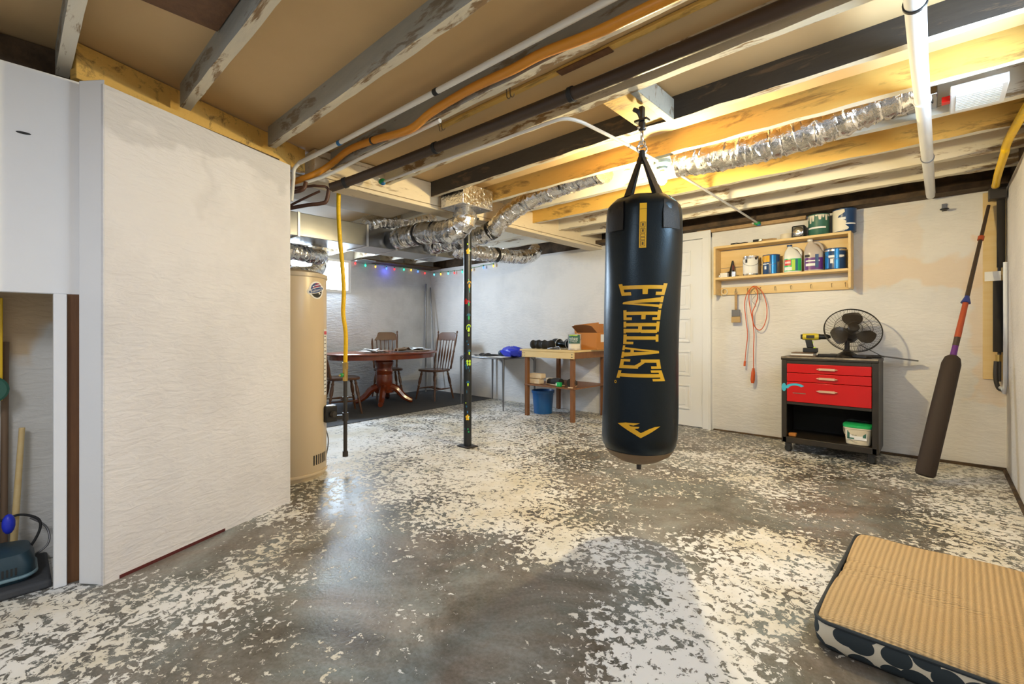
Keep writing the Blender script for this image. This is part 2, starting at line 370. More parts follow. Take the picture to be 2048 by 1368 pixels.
        if bevel:
            md = o.modifiers.new('bevel', 'BEVEL'); md.width = bevel; md.segments = seg; md.limit_method = 'ANGLE'; md.angle_limit = math.radians(40)
            md.harden_normals = False
        return o
def tag(o, label=None, cat=None, group=None, kind=None):
    if label: o['label'] = label
    if cat: o['category'] = cat
    if group: o['group'] = group
    if kind: o['kind'] = kind
    return o
def thing(name, loc, label, cat, rz=0, group=None):
    o = bpy.data.objects.new(name, None); COL.objects.link(o); o.location = loc; o.rotation_euler = (0, 0, rz); o.empty_display_size = .1
    return tag(o, label, cat, group)
def copy_tree(o, parent=None):
    c = o.copy(); COL.objects.link(c)
    if parent: c.parent = parent
    for ch in list(o.children): copy_tree(ch, c)
    return c
def part(o, label): o['label'] = label; return o
def struct(name, mb, mats, **k): return tag(mb.build(name, mats, **k), kind='structure')
def smooth_path(pts, k=6):
    P = [Vector(p) for p in pts]; out = []
    for i in range(len(P)-1):
        p0 = P[max(i-1, 0)]; p1 = P[i]; p2 = P[i+1]; p3 = P[min(i+2, len(P)-1)]
        for j in range(k):
            t = j/k; out.append(.5*((2*p1)+(p2-p0)*t+(2*p0-5*p1+4*p2-p3)*t*t+(3*p1-p0-3*p2+p3)*t**3))
    out.append(P[-1]); return out
def text_faces(txt, size):
    cu = bpy.data.curves.new('txt', 'FONT'); cu.body = txt; cu.size = size; cu.align_x = 'CENTER'; cu.align_y = 'CENTER'; cu.resolution_u = 3
    o = bpy.data.objects.new('txt', cu); COL.objects.link(o); dg = bpy.context.evaluated_depsgraph_get(); dg.update()
    me = bpy.data.meshes.new_from_object(o.evaluated_get(dg)); v = [tuple(q.co) for q in me.vertices]; f = [tuple(p.vertices) for p in me.polygons]
    bpy.data.objects.remove(o); bpy.data.meshes.remove(me); return v, f
def text_flat(mb, txt, size, fn, mi=0, sx=1):
    """letters mapped by fn(u,v) -> point"""
    v, f = text_faces(txt, size); mb.add([fn(a*sx, b_) for a, b_, c in v], f, mi)

# ------------------------------------------------------------------ setting
PAINT = [(-2.08, 0.03, 0.55), (-1.91, 0.19, 0.4), (-1.74, 0.34, 0.3), (-1.56, 0.5, 0.25), (-1.39, 0.66, 0.25), (-1.22, 0.82, 0.2), (-1.05, 0.97, 0.1), (-0.88, 1.13, 0.2), (-0.77, 1.24, 0.75), (-0.6, 1.39, 0.65), (-0.48, 1.5, 0.75), (-0.37, 1.6, 0.5), (-0.29, 1.68, 0.1), (-0.14, 1.81, 0.1), (-2.39, 0.04, 0.75), (-2.26, 0.16, 0.55), (-2.06, 0.34, 0.6), (-1.91, 0.48, 0.45), (-1.74, 0.64, 0.35), (-1.54, 0.82, 0.2), (-1.34, 1.0, 0.15), (-1.15, 1.18, 0.05), (-0.99, 1.33, 0.1), (-0.89, 1.42, 0.6), (-0.71, 1.58, 0.7), (-0.56, 1.73, 0.75), (-0.43, 1.85, 0.6), (-0.33, 1.93, 0.15), (-2.64, 0.11, 0.6), (-2.42, 0.31, 0.35), (-2.27, 0.45, 0.5), (-2.12, 0.59, 0.7), (-1.97, 0.72, 0.5), (-1.84, 0.85, 0.1), (-1.67, 1.0, 0.1), (-1.52, 1.14, 0.3), (-1.38, 1.27, 0.1), (-1.23, 1.41, 0.05), (-1.08, 1.55, 0.1), (-0.93, 1.69, 0.3), (-0.78, 1.82, 0.75), (-0.63, 1.96, 0.7), (-0.51, 2.07, 0.75), (-0.41, 2.16, 0.6), (-2.68, 0.53, 0.1), (-2.51, 0.7, 0.1), (-2.33, 0.86, 0.45), (-2.24, 0.94, 0.5), (-2.07, 1.1, 0.05), (-1.89, 1.26, 0.2), (-1.72, 1.43, 0.25), (-1.54, 1.59, 0.3), (-1.36, 1.75, 0.6), (-1.28, 1.83, 0.8), (-1.1, 1.99, 0.45), (-0.92, 2.15, 0.5), (-0.75, 2.32, 0.55), (-0.57, 2.48, 0.75), (-0.45, 2.59, 0.7), (-0.31, 2.72, 0.1), (-2.67, 1.12, 0.5), (-2.46, 1.31, 0.2), (-2.25, 1.5, 0.45), (-2.04, 1.7, 0.6), (-1.83, 1.89, 0.75), (-1.62, 2.08, 0.6), (-1.41, 2.27, 0.35), (-1.2, 2.47, 0.2), (-0.99, 2.66, 0.15), (-0.79, 2.85, 0.2), (-0.58, 3.04, 0.45), (-0.37, 3.24, 0.15), (-0.2, 3.39, 0.1), (-0.05, 3.53, 0.5), (0.16, 3.72, 0.7), (0.3, 3.85, 0.6), (-2.89, 1.47, 0.4), (-2.65, 1.69, 0.6), (-2.48, 1.85, 0.5), (-2.24, 2.07, 0.7), (-2.0, 2.29, 0.75), (-1.75, 2.52, 0.45), (-1.51, 2.74, 0.3), (-1.27, 2.96, 0.25), (-1.03, 3.19, 0.35), (-0.79, 3.41, 0.6), (-0.55, 3.63, 0.35), (-0.3, 3.86, 0.2), (-0.06, 4.08, 0.5), (0.18, 4.3, 0.55), (-3.37, 1.8, 0.7), (-3.14, 2.01, 0.5), (-2.89, 2.25, 0.7), (-2.63, 2.48, 0.75), (-2.37, 2.72, 0.55), (-2.08, 2.99, 0.4), (-1.79, 3.25, 0.3), (-1.51, 3.52, 0.4), (-1.22, 3.78, 0.55), (-0.93, 4.04, 0.5), (-0.65, 4.31, 0.45), (-0.36, 4.57, 0.45), (-0.07, 4.84, 0.6), (0.21, 5.1, 0.5), (-4.14, 2.21, 0.8), (-3.79, 2.53, 0.7), (-3.51, 2.79, 0.6), (-3.16, 3.12, 0.7), (-2.8, 3.44, 0.55), (-2.45, 3.77, 0.45), (-1.75, 4.42, 0.35), (-1.5, 4.64, 0.45), (-1.18, 4.93, 0.4), (-0.79, 5.29, 0.3), (-4.72, 2.63, 0.7), (-4.39, 2.93, 0.6), (-3.98, 3.31, 0.6), (-3.58, 3.69, 0.65), (-3.17, 4.06, 0.5), (-2.84, 4.36, 0.55), (-5.06, 3.38, 0.5), (-4.59, 3.81, 0.5), (-4.12, 4.25, 0.6), (-3.65, 4.68, 0.5), (0.28, 3.16, 0.6), (0.04, 2.94, 0.7), (-0.2, 2.73, 0.15), (0.29, 3.49, 0.55), (0.05, 3.27, 0.65), (-0.14, 3.09, 0.2)]
X0, X1, Y0, Y1 = -6.6, .38, -1.6, 5.05
nx, ny = 150, 142
xs = np.linspace(-6.9, .5, nx+1); ys = np.linspace(-1.8, 5.3, ny+1)
A = np.array(PAINT)
vs = []; pv = []
for x in xs:
    for y in ys:
        d2 = (A[:, 0]-x)**2+(A[:, 1]-y)**2; sg = .075+.024*math.hypot(x, y)
        wgt = np.exp(-d2/(2*sg*sg))+1e-5/(d2+.01); vs.append((x, y, 0)); pv.append(float((wgt*A[:, 2]).sum()/wgt.sum()))
fs = [(i*(ny+1)+j, (i+1)*(ny+1)+j, (i+1)*(ny+1)+j+1, i*(ny+1)+j+1) for i in range(nx) for j in range(ny)]
me = bpy.data.meshes.new('floor'); me.from_pydata(vs, [], fs); a_ = me.attributes.new('paint', 'FLOAT', 'POINT'); a_.data.foreach_set('value', pv)
me.materials.append(M['floor']); fl = bpy.data.objects.new('floor', me); COL.objects.link(fl); tag(fl, kind='structure')

struct('floor_mat', MB().prism([(-6.59, 2.9), (-6.59, 5.04), (-5.06, 5.04), (-4.86, 2.5), (-4.8, .2), (-6.59, .2)], 0, .006), 'mat_grey').name = 'carpet'
c_ = bpy.data.objects['carpet']; del c_['kind']; tag(c_, 'dark grey carpet under the dining table and chairs', 'carpet'); c_.name = 'carpet'

# ceiling boards between the joists
CZ = 2.29
mb = MB().box((-7, -1.7, CZ), (.6, 2.78, CZ+.03)).box((-7, 2.78, CZ+.06), (.6, 5.3, CZ+.09))
ce = struct('ceiling', mb, 'ceiling_paint')
# walls
struct('wall_back', MB().box((-6.75, 5.05, 0), (.6, 5.2, 2.115)), 'plaster_back')
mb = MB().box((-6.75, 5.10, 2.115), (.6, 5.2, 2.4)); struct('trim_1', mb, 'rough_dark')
# far wall with window opening y 2.62..3.53, z 1.60..2.10
mb = MB().box((-6.75, -.5, 0), (-6.6, 5.05, 1.62)).box((-6.75, 3.53, 1.62), (-6.6, 5.05, 2.12)).box((-6.75, -.5, 1.62), (-6.6, 2.6, 2.12)).box((-6.75, -.5, 2.12), (-6.6, 5.1, 2.4))
struct('wall_far', mb, 'plaster_far')
struct('wall_right', MB().box((.38, -1.6, 0), (.5, 1.95, 2.12)).box((.38, 2.75, 0), (.5, 5.05, 2.12)).box((.38, 1.95, 0), (.5, 2.75, 1.8)), 'plaster_white')
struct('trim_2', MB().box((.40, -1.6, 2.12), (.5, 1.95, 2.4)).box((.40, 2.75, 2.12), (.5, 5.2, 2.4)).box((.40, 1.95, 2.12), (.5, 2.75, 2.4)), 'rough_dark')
for nm, x, xo, y0, y1, z0, z1 in (('window_1', -6.63, -1, 2.6, 3.53, 1.62, 2.12), ('window_2', .42, 1, 1.95, 2.75, 1.8, 2.12)):
    fr = MB()
    for (a, c) in (((y0, z0), (y1, z0+.04)), ((y0, z1-.04), (y1, z1)), ((y0, z0+.04), (y0+.04, z1-.04)), ((y1-.04, z0+.04), (y1, z1-.04)), (((y0+y1)/2-.015, z0+.04), ((y0+y1)/2+.015, z1-.04))):
        fr.box((x-.02, a[0], a[1]), (x+.02, c[0], c[1]))
    wo = struct(nm, fr, 'white_paint')
    gl = MB().box((x-.004, y0+.04, z0+.04), (x+.004, y1-.04, z1-.04)); gl.v = [tuple(Vector(v)-wo.location) for v in gl.v]
    p_ = gl.build('window_pane', 'pane_glow', wo)

# angled panel wall on the left (its foot flares slightly) with end column
a0, a1 = Vector((-2.523, .258)), Vector((-2.925, 1.165)); d = (a1-a0).normalized(); nrm = Vector((-d.y, d.x))   # nrm points away from room
if nrm.x > 0: nrm = -nrm
def quad_wall(mb, p, q, n, th, z0, z1, mi=0):
    mb.prism([tuple(p), tuple(q), tuple(q+n*th), tuple(p+n*th)], z0, z1, mi=mi); return mb
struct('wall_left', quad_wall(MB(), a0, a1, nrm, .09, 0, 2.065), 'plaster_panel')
struct('trim_8', quad_wall(MB(), a0+d*.06-nrm*.003, a0+d*.55-nrm*.003, nrm, .02, 0, .014), 'maroon')
cn = Vector((-2.615, .192))
dd = (a0-cn)
mb = MB().prism([tuple(cn), tuple(a0+d*.004-nrm*.004), tuple(a0+nrm*.08), tuple(cn+Vector((-.09, .04)))], 0, 2.085)
struct('trim_3', mb, 'white_paint', bevel=.004)
# hanging white board above the alcove
hb = tag(MB().box((-2.70, -1.5, 1.20), (-2.655, .205, 2.095)).build('wall_board', 'white_paint', bevel=.003), 'large white painted board closing the upper half of the alcove on the left', 'board')
mk = MB().ball((0, 0, 0), .01, sc_=(.15, 2.2, .5)); mk.v = [tuple(Vector(v)+Vector((-2.654, .035, 1.83))-hb.location) for v in mk.v]; mk.build('nail_hole', 'label_black', hb)
struct('trim_4', MB().box((-2.675, .118, 0), (-2.635, .158, 1.2)), 'white_paint', bevel=.003)
struct('trim_5', MB().box((-2.69, .160, 0), (-2.655, .20, 1.2)), 'brown_wood')
struct('wall_alcove', MB().box((-3.12, -1.6, 0), (-3.02, .22, 2.1)).box((-3.02, .205, 0), (-2.70, .24, 2.1)), 'plaster_alcove')
tag(MB().box((-3.02, -1.5, 0), (-2.66, .115, .035)).build('floor_slab', 'mat_grey', bevel=.01), 'low dark grey slab in the alcove under the vacuum cleaner', 'slab')
# block coloured dark for the shade in the gap behind the wall head
struct('gap_shade_block', MB().box((-3.1, -1.6, 2.1), (-2.86, .32, 2.285)), 'rough_dark')
# ledger following the angled wall
l0, l1 = Vector((-2.60, -.02)), Vector((-3.165, 1.375)); ld = (l1-l0).normalized(); ln = Vector((-ld.y, ld.x)); ln = -ln if ln.x > 0 else ln
l0b = l0+ld*.235
tag(quad_wall(MB(), l0b+ln*.02, l1+ln*.02, ln, .045, 2.13, 2.285).build('ledger_board', 'joist_warm', bevel=.003), 'tan ledger board over the angled white wall carrying the left joists', 'board')
tag(quad_wall(MB(), l0b-ln*.03+ld*.12, l1-ln*.03-ld*.26, ln, .05, 2.065, 2.128).build('rough_board', 'rough_dark', bevel=.003), 'dark rough batten between angled white wall and ledger', 'board')

struct('trim_9', MB().box((-1.74, 5.028, 0), (.38, 5.06, .016)).box((.362, 3.6, 0), (.39, 5.03, .012)), 'rough_dark', jitter=.006)
# door in the back wall (five-panel), casing
mb = MB().box((-2.56, 5.02, .01), (-1.85, 5.045, 2.03))
do = struct('door_1', mb, 'door_paint', bevel=.002)
off = do.location
def loc_(mb, o=off): mb.v = [tuple(Vector(v)-o) for v in mb.v]; return mb
def panel_ring(x0, x1, z0, z1, y):
    q = MB()
    for (a, c) in (((x0, z0), (x1, z0+.018)), ((x0, z1-.018), (x1, z1)), ((x0, z0+.018), (x0+.018, z1-.018)), ((x1-.018, z0+.018), (x1, z1-.018))): q.box((a[0], y-.014, a[1]), (c[0], y+.002, c[1]))
    return q.box((x0+.05, y-.010, z0+.045), (x1-.05, y+.002, z1-.045))
for i in range(5):
    z0 = .19+i*.365; loc_(panel_ring(-2.44, -1.98, z0, z0+.27, 5.02)).build('door_panel', 'door_paint', do, bevel=.003)
lv = MB().box((-2.26, 5.004, .24), (-2.10, 5.014, .42))
for k in range(8): lv.box((-2.24, 4.998, .26+k*.019), (-2.12, 5.006, .267+k*.019), 1)
part(loc_(lv).build('door_vent', ['door_paint', 'label_black'], do), 'small black slotted vent low in the door')
hg = MB().cyl((-1.846, 5.01, .25), (-1.846, 5.01, .36), .008).cyl((-1.846, 5.01, 1.72), (-1.846, 5.01, 1.83), .008); loc_(hg).build('hinge', 'door_paint', do)
mb = MB().box((-1.845, 5.0, 0), (-1.76, 5.052, 2.10)).box((-2.65, 5.0, 0), (-2.565, 5.052, 2.10)).box((-2.65, 4.998, 2.035), (-1.76, 5.052, 2.112)).box((-1.775, 4.99, 0), (-1.755, 5.0, 2.10))
struct('trim_7', mb, 'door_paint', bevel=.003)

# ------------------------------------------------------------------ joists
JZ = 2.17
def joist(y, x0, x1, zt, mats, label, th=.042, zb=JZ, wob=.004):
    mb = MB(); n = max(2, int((x1-x0)/.12)); ring = []
    rnd = random.Random(int(y*1000))
    for i in range(n+1):
        x = x0+(x1-x0)*i/n; w1 = rnd.uniform(-wob, wob); w2 = rnd.uniform(-wob, wob)
        ring.append([(x, y-th/2, zb+w1), (x, y+th/2, zb+w2), (x, y+th/2, zt), (x, y-th/2, zt)])
    vs = [p for r in ring for p in r]; fs = []; mi = []
    for i in range(n):
        for j in range(4):
            a = i*4+j; c = i*4+(j+1) % 4; mb.f.append((a, c, c+4, a+4)); mb.m.append(1 if j == 0 else 0)
    mb.f += [(3, 2, 1, 0), tuple(n*4+j for j in range(4))]; mb.m += [1, 1]; mb.v = vs
    o = mb.build('ceiling_joist', mats, smooth=60); return tag(o, label, 'joist', 'ceiling joists')
ZT = CZ+.005; ZT2 = CZ+.065
J = [(-.27, -2.9, .42, ZT, ['joist_white', 'joist_white'], 'white-painted ceiling joist nearest the camera'),
     (.155, -2.84, .42, ZT, ['joist_grey', 'joist_white'], 'worn white ceiling joist above the white alcove board'),
     (.60, -2.80, .42, ZT, ['joist_grey', 'joist_pale'], 'grey-sided ceiling joist with chipped pale underside, meeting the middle of the angled wall'),
     (1.085, -3.0, .42, ZT, ['joist_grey', 'joist_pale'], 'grey and pale blue streaked ceiling joist ending at the far end of the angled wall'),
     (1.535, -3.12, .42, ZT, ['joist_grey', 'joist_pale'], 'chipped grey-green ceiling joist carrying the orange gas tube'),
     (1.96, -3.12, .42, ZT, ['joist_pale', 'joist_pale'], 'scuffed tan ceiling joist just beyond the dark insulated pipe'),
     (2.40, -3.12, .42, ZT, ['joist_dark', 'joist_pale'], 'ceiling joist with near-black painted side above the heavy bag hook'),
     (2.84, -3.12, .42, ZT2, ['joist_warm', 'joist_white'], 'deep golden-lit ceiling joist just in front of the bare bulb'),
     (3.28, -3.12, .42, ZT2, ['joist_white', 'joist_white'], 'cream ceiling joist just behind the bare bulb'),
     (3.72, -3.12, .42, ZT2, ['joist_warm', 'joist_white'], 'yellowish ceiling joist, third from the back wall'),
     (4.17, -3.12, .42, ZT2, ['joist_white', 'joist_pale'], 'pale chipped ceiling joist, second from the back wall'),
     (4.60, -3.12, .42, ZT2, ['joist_white', 'joist_pale'], 'weathered ceiling joist closest to the back wall shelf')]
for a in J: joist(a[0], a[1], a[2], a[3], a[4], a[5], th=.045 if a[0] < 3 else .05)
for y, lb in ((2.65, 'pale ceiling joist over the far end of the sheet metal duct'), (3.15, 'pale ceiling joist left of the steel post'), (3.6, 'shaded ceiling joist over the dining corner, third from the back'), (4.05, 'shaded ceiling joist over the dining corner, second from the back'), (4.5, 'shaded ceiling joist over the dining corner nearest the back wall')):
    joist(y, -6.59, -3.28, ZT, ['joist_white', 'joist_white'], lb, zb=2.15)
joist(.7, -6.59, -3.28, ZT, ['joist_pale', 'joist_pale'], 'pale ceiling joist hidden beside the water heater flue', zb=2.16)
# main beam: upper cheek and lower plank
bm_ = thing('support_beam', (-3.19, 1.3, 2.07), 'long cream painted beam of two stacked boards resting on the steel post', 'beam')
MB().box((-.08, .10, .035), (.08, 3.75, .215)).build('upper_board', 'beam_cream', bm_, bevel=.004)
MB().box((-.095, .10, 0), (.085, 3.75, .031)).build('lower_board', 'beam_cream', bm_, bevel=.006)
# ceiling sheet below the joists near the duct
tag(MB().box((-3.9, .9, 2.135), (-3.29, 2.48, 2.147)).build('ceiling_sheet', 'ply_tan'), 'flat tan board nailed under the joists beside the yellow gas line', 'board')
# boards under the ceiling
tag(MB().box((-2.2, 1.745, 2.272), (.40, 1.78, 2.288)).build('batten', 'joist_warm', bevel=.003), 'thin tan batten across the ceiling board joint between two joists', 'batten')
tag(MB().box((-1.32, 1.742, 2.266), (-1.04, 1.785, 2.2715)).build('wood_strip', 'brown_wood'), 'short bare dark brown strip on the ceiling batten', 'strip')
tag(MB().box((-2.16, .19, 2.268), (.40, .572, 2.289)).build('ceiling_board', 'brown_wood'), 'dark brown bare board above the white tile edge in the ceiling bay at top left', 'board')
tag(MB().box((-3.3, 4.9, 2.118), (.38, 5.05, 2.16)).build('sill_plate', 'rough_dark', jitter=.004), 'rough dark sill plate on top of the back wall', 'sill plate')
tag(MB().box((-1.9, 5.0, 2.085), (-.9, 5.049, 2.118)).build('wood_offcut', 'raw_wood', jitter=.003), 'brown strip of bare wood along the top of the wall over the shelf', 'wood strip')
# plates on ceiling near the bulb
tag(MB().box((-2.16, 3.02, 2.352), (-1.93, 3.16, 2.356)).build('ceiling_patch', 'label_white'), 'white patch on the ceiling left of the heavy bag strap', 'patch')

# hanger blocks for the heavy bag
hb = thing('hanger_block', (-1.07, 2.19, 2.17), 'pair of crossed wood blocks nailed between joists above the heavy bag', 'wood block')
part(MB().box((-.16, -.21, .012), (.0, .19, .05)).build('flat_block', 'joist_warm', hb, bevel=.003), 'flat golden wood block')
part(MB().box((.005, -.21, -.005), (.045, .19, .105)).build('upright_block', 'joist_grey', hb, bevel=.003), 'upright block with pale greenish side')
# ------------------------------------------------------------------ steel post with painted doodles
PX, PY = -3.125, 2.80
sp = thing('support_post', (PX, PY, 0), 'round black steel post covered in painted mushrooms and flowers, standing under the beam', 'post')
MB().cyl((0, 0, .012), (0, 0, 2.05), .036, n=24).build('post_tube', 'post_black', sp)
MB().box((-.075, -.06, 0), (.075, .06, .012)).build('base_plate', 'dark_iron', sp, bevel=.002)
MB().box((-.08, -.07, 2.048), (.08, .07, 2.068)).build('top_plate', 'dark_iron', sp, bevel=.002)
VA = math.atan2(-PY, -PX)
def on_tube(u, z, r=.0368): a = VA+u/r; return Vector((r*math.cos(a), r*math.sin(a), z))
def disc(mb, u, z, ru, rz, mi, r=.0368, n=14, a0=0, a1=2*PI, er=0):
    pts = [(u+ru*math.cos(a0+(a1-a0)*k/n), z+rz*math.sin(a0+(a1-a0)*k/n)) for k in range(n+1)]
    rr = r+er
    vs = [on_tube(u, z, rr)]+[on_tube(p[0], p[1], rr) for p in pts]
    mb.add(vs, [(0, k, k+1) for k in range(1, n+1)], mi)
dm = ['gold_print', 'drill_lime', 'green_plastic', 'teal', 'red_paint', 'label_white', 'yellow', 'blue_tape']
def mush(u, z, s, cap, stem):
    q = MB(); disc(q, u, z, .020*s, .024*s, cap, a0=0, a1=PI); disc(q, u, z-.016*s, .008*s, .022*s, stem, er=.0003); disc(q, u, z+.006*s, .010*s, .009*s, 3, er=.0005)
    part(q.build('painted_mushroom', dm, sp), 'small painted mushroom doodle')
for u, z, s, c1, c2 in ((.018, 1.47, 1.1, 0, 0), (.012, 1.18, 1.0, 3, 2), (.012, 1.30, .8, 4, 2), (.016, .86, .8, 3, 1), (-.012, .73, .8, 3, 3), (.012, 1.08, 1.1, 1, 1), (.004, .58, .8, 3, 1)): mush(u, z, s, c1, c2)
def flower(u, z, c1, c2):
    q = MB()
    for k in range(5): a = k*2*PI/5+.3; disc(q, u+.012*math.cos(a), z+.018*math.sin(a), .008, .010, c1, n=8)
    disc(q, u, z, .006, .007, c2, n=8, er=.0005); part(q.build('painted_flower', dm, sp), 'small painted flower doodle')
flower(0, .27, 6, 0); flower(.006, 1.76, 6, 6); flower(-.015, 1.31, 4, 4)
def butterfly(u, z):
    q = MB()
    for a, b_ in ((-.012, .014), (.012, .014), (-.012, -.012), (.012, -.012)): disc(q, u+a, z+b_, .011, .014, 1, n=8)
    part(q.build('painted_butterfly', dm, sp), 'lime green painted butterfly doodle')
butterfly(.010, .76)
for k in range(26):
    q = MB(); rz = random.uniform(.006, .016); disc(q, random.uniform(-.028, .030), random.uniform(.12, 1.85), random.uniform(.003, .008), rz, random.choice([1, 2, 2, 3, 3, 3, 5, 7]), n=7); part(q.build('paint_spot', dm, sp), 'small dab of coloured paint')

# ------------------------------------------------------------------ ducts
def foil(name, pts, r, label, ribs=.022, mats='foil', tape=(), flat=1.0, parent=None):
    P = smooth_path(pts, 10)
    # resample evenly
    Q = [P[0]]; step = ribs/2; acc = 0
    for i in range(1, len(P)):
        seg = (P[i]-P[i-1]).length
        while acc+seg >= step:
            t = (step-acc)/seg; q = P[i-1].lerp(P[i], t); Q.append(q); P[i-1] = q; seg = (P[i]-q).length; acc = 0
        acc += seg
    rr = [r*(1+(.05 if i % 2 else -.05)+random.uniform(-.04, .04)) for i in range(len(Q))]
    mb = MB(); mb.sweep([q+Vector([random.uniform(-.004, .004) for _ in range(3)]) for q in Q], rr, 22, flat=flat)
    mb.v = [tuple(c+random.uniform(-.0035, .0035) for c in v) for v in mb.v]
    t = thing(name, Q[0], label, 'duct')
    mb.v = [tuple(Vector(v)-Q[0]) for v in mb.v]; mb.build('duct_sleeve', mats, t, smooth=80)
    for f in tape:
        i = int(f*(len(Q)-2)); d = (Q[i+1]-Q[i]).normalized()
        q = MB(); q.sweep([Q[i]-Q[0]-d*.018, Q[i]-Q[0]+d*.018], r*1.10, 22); part(q.build('strap', 'black_plastic', t), 'black strap around the duct')
    return t
tk = thing('trunk_duct', (-3.97, 1.0, 1.85), 'long rectangular sheet metal trunk duct hung under the joists', 'duct')
MB().box((-.38, -.1, 0), (0, 2.36, .2)).build('duct_body', 'galvanised', tk, bevel=.004)
for y in (.64, 1.28, 1.60, 2.10): MB().box((-.385, y, -.004), (.006, y+.022, .204)).build('duct_seam', 'galv_edge', tk, bevel=.002)
bt = thing('duct_boot', (-2.93, 2.62, 2.07), 'dented shiny sheet metal box boot tucked between joists beside the steel post', 'duct boot')
MB().box((-.14, -.17, 0), (.14, .17, .17)).build('box', 'foil', bt, bevel=.006)
MB().cyl((-.01, -.02, -.07), (-.01, -.02, .01), .085, n=24).build('collar', 'galvanised', bt)
foil('flexible_duct', [(-2.93, 2.60, 2.02), (-2.94, 2.58, 1.95), (-3.08, 2.56, 1.90), (-3.35, 2.56, 1.93), (-3.7, 2.58, 1.95), (-3.93, 2.58, 1.95)], .095, 'fat shiny foil duct bending down from the box boot towards the trunk duct', tape=(.62,))
foil('flexible_duct', [(-3.93, 3.02, 1.94), (-3.6, 2.99, 1.93), (-3.25, 3.0, 1.93), (-3.02, 3.03, 1.99), (-2.86, 3.05, 2.10), (-2.6, 3.06, 2.19), (-2.2, 3.05, 2.24), (-1.85, 3.04, 2.25)], .08, 'foil duct passing behind the steel post and rising right into the joist bay', tape=(.42,))
foil('flexible_duct', [(-1.30, 3.07, 2.20), (-1.0, 3.07, 2.17), (-.6, 3.07, 2.18), (-.25, 3.07, 2.24), (-.02, 3.07, 2.27)], .10, 'long crinkled foil duct in the joist bay right of the bare bulb')
foil('flexible_duct', [(-3.99, 3.30, 1.96), (-4.05, 3.55, 1.97), (-4.02, 4.0, 1.98), (-3.98, 4.45, 2.0), (-3.98, 4.72, 2.06), (-3.98, 4.80, 2.16)], .085, 'foil duct running to the back wall behind the steel post', tape=(.50,))
foil('flexible_duct', [(-4.02, 2.30, 2.06), (-4.0, 2.5, 2.13), (-3.92, 2.75, 2.16), (-3.85, 2.95, 2.20)], .075, 'short dark foil duct lying on top of the trunk duct')
foil('flexible_duct', [(-4.20, 1.2, 1.76), (-4.28, 1.7, 1.76), (-4.5, 2.05, 1.78), (-5.0, 2.3, 1.87)], .07, 'upper foil duct left of the bright window, under the trunk duct')
foil('flexible_duct', [(-4.75, 1.2, 1.64), (-4.85, 1.8, 1.63), (-5.2, 2.35, 1.72), (-5.7, 2.65, 2.08)], .075, 'lower sagging foil duct over the bright window')
# ceiling register near the right wall
rg = thing('ceiling_register', (.14, 3.11, 2.15), 'white louvred ceiling register box near the right wall', 'vent')
MB().box((-.095, -.125, 0), (.095, .125, .045)).build('frame', 'white_paint', rg, bevel=.004)
q = MB()
for k in range(9): q.box((-.075, -.10+k*.022, -.006), (.075, -.09+k*.022, .002))
q.build('louvre', 'white_plastic', rg); MB().box((-.125, -.05, .004), (-.095, -.01, .03)).build('tab', 'red_paint', rg)
tag(MB().box((-.12, 3.02, 2.19), (.0, 3.22, 2.23)).build('duct_end', 'galvanised', bevel=.004), 'galvanised end box between foil duct and white register', 'duct boot')

# ------------------------------------------------------------------ pipes and cables under the ceiling
def pipe(name, pts, r, mats, label, cat='pipe', n=14, k=6, smooth=True):
    P = smooth_path(pts, k) if smooth else [Vector(p) for p in pts]
    return tag(MB().sweep(P, r, n).build(name, mats, smooth=50), label, cat)
def pipe_thing(name, pts, r, mats, label, cat='pipe', bands=(), band_mat='black_rubber', k=1, n=16, bw=.01, bnames='clip'):
    P = smooth_path(pts, k) if k > 1 else [Vector(p) for p in pts]; o0 = P[0]
    t = thing(name, o0, label, cat); MB().sweep([p-o0 for p in P], r, n).build('tube', mats, t, smooth=50)
    for i, (x, m_) in enumerate(bands):
        tot = sum((P[j+1]-P[j]).length for j in range(len(P)-1)); s = x*tot
        for j in range(len(P)-1):
            L_ = (P[j+1]-P[j]).length
            if s <= L_: break
            s -= L_
        d = (P[j+1]-P[j]).normalized(); c = P[j]+d*s-o0
        MB().cyl(c-d*bw, c+d*bw, r*1.16, n=n).build(bnames, m_ or band_mat, t)
    return t
pipe_thing('water_pipe', [(-3.08, 1.285, 2.150), (-2.69, 1.366, 2.2), (.37, 1.44, 2.2)], .014, 'pvc_white', 'white plastic water pipe with a blue tape mark, running beside the orange gas tube', bands=((.115, 'blue_tape'), (.38, None), (.73, None)), bw=.014)
pipe('water_pipe_bend', [(-3.08, 1.285, 2.150), (-3.115, 1.265, 2.11), (-3.12, 1.262, 2.04), (-3.12, 1.25, 1.90)], .012, 'pvc_white', 'cream pipe bend turning down behind the corner of the angled wall')
pipe_thing('gas_tube', [(-3.40, 1.26, 2.05), (-3.22, 1.295, 2.055), (-3.10, 1.36, 2.085), (-3.05, 1.435, 2.14), (-2.98, 1.475, 2.185), (-2.774, 1.48, 2.215), (-2.462, 1.48, 2.19), (-2.13, 1.48, 2.150), (-1.951, 1.48, 2.179), (-1.8, 1.48, 2.191), (-1.6, 1.48, 2.196), (-1.36, 1.48, 2.186), (-1.19, 1.48, 2.187), (-.957, 1.48, 2.162), (-.765, 1.48, 2.155), (-.5, 1.48, 2.15), (.36, 1.48, 2.15)], .021, 'csst_orange', 'orange flexible gas tube snaking along the chipped joist', k=6, bands=((.26, 'dark_iron'),), bw=.008)
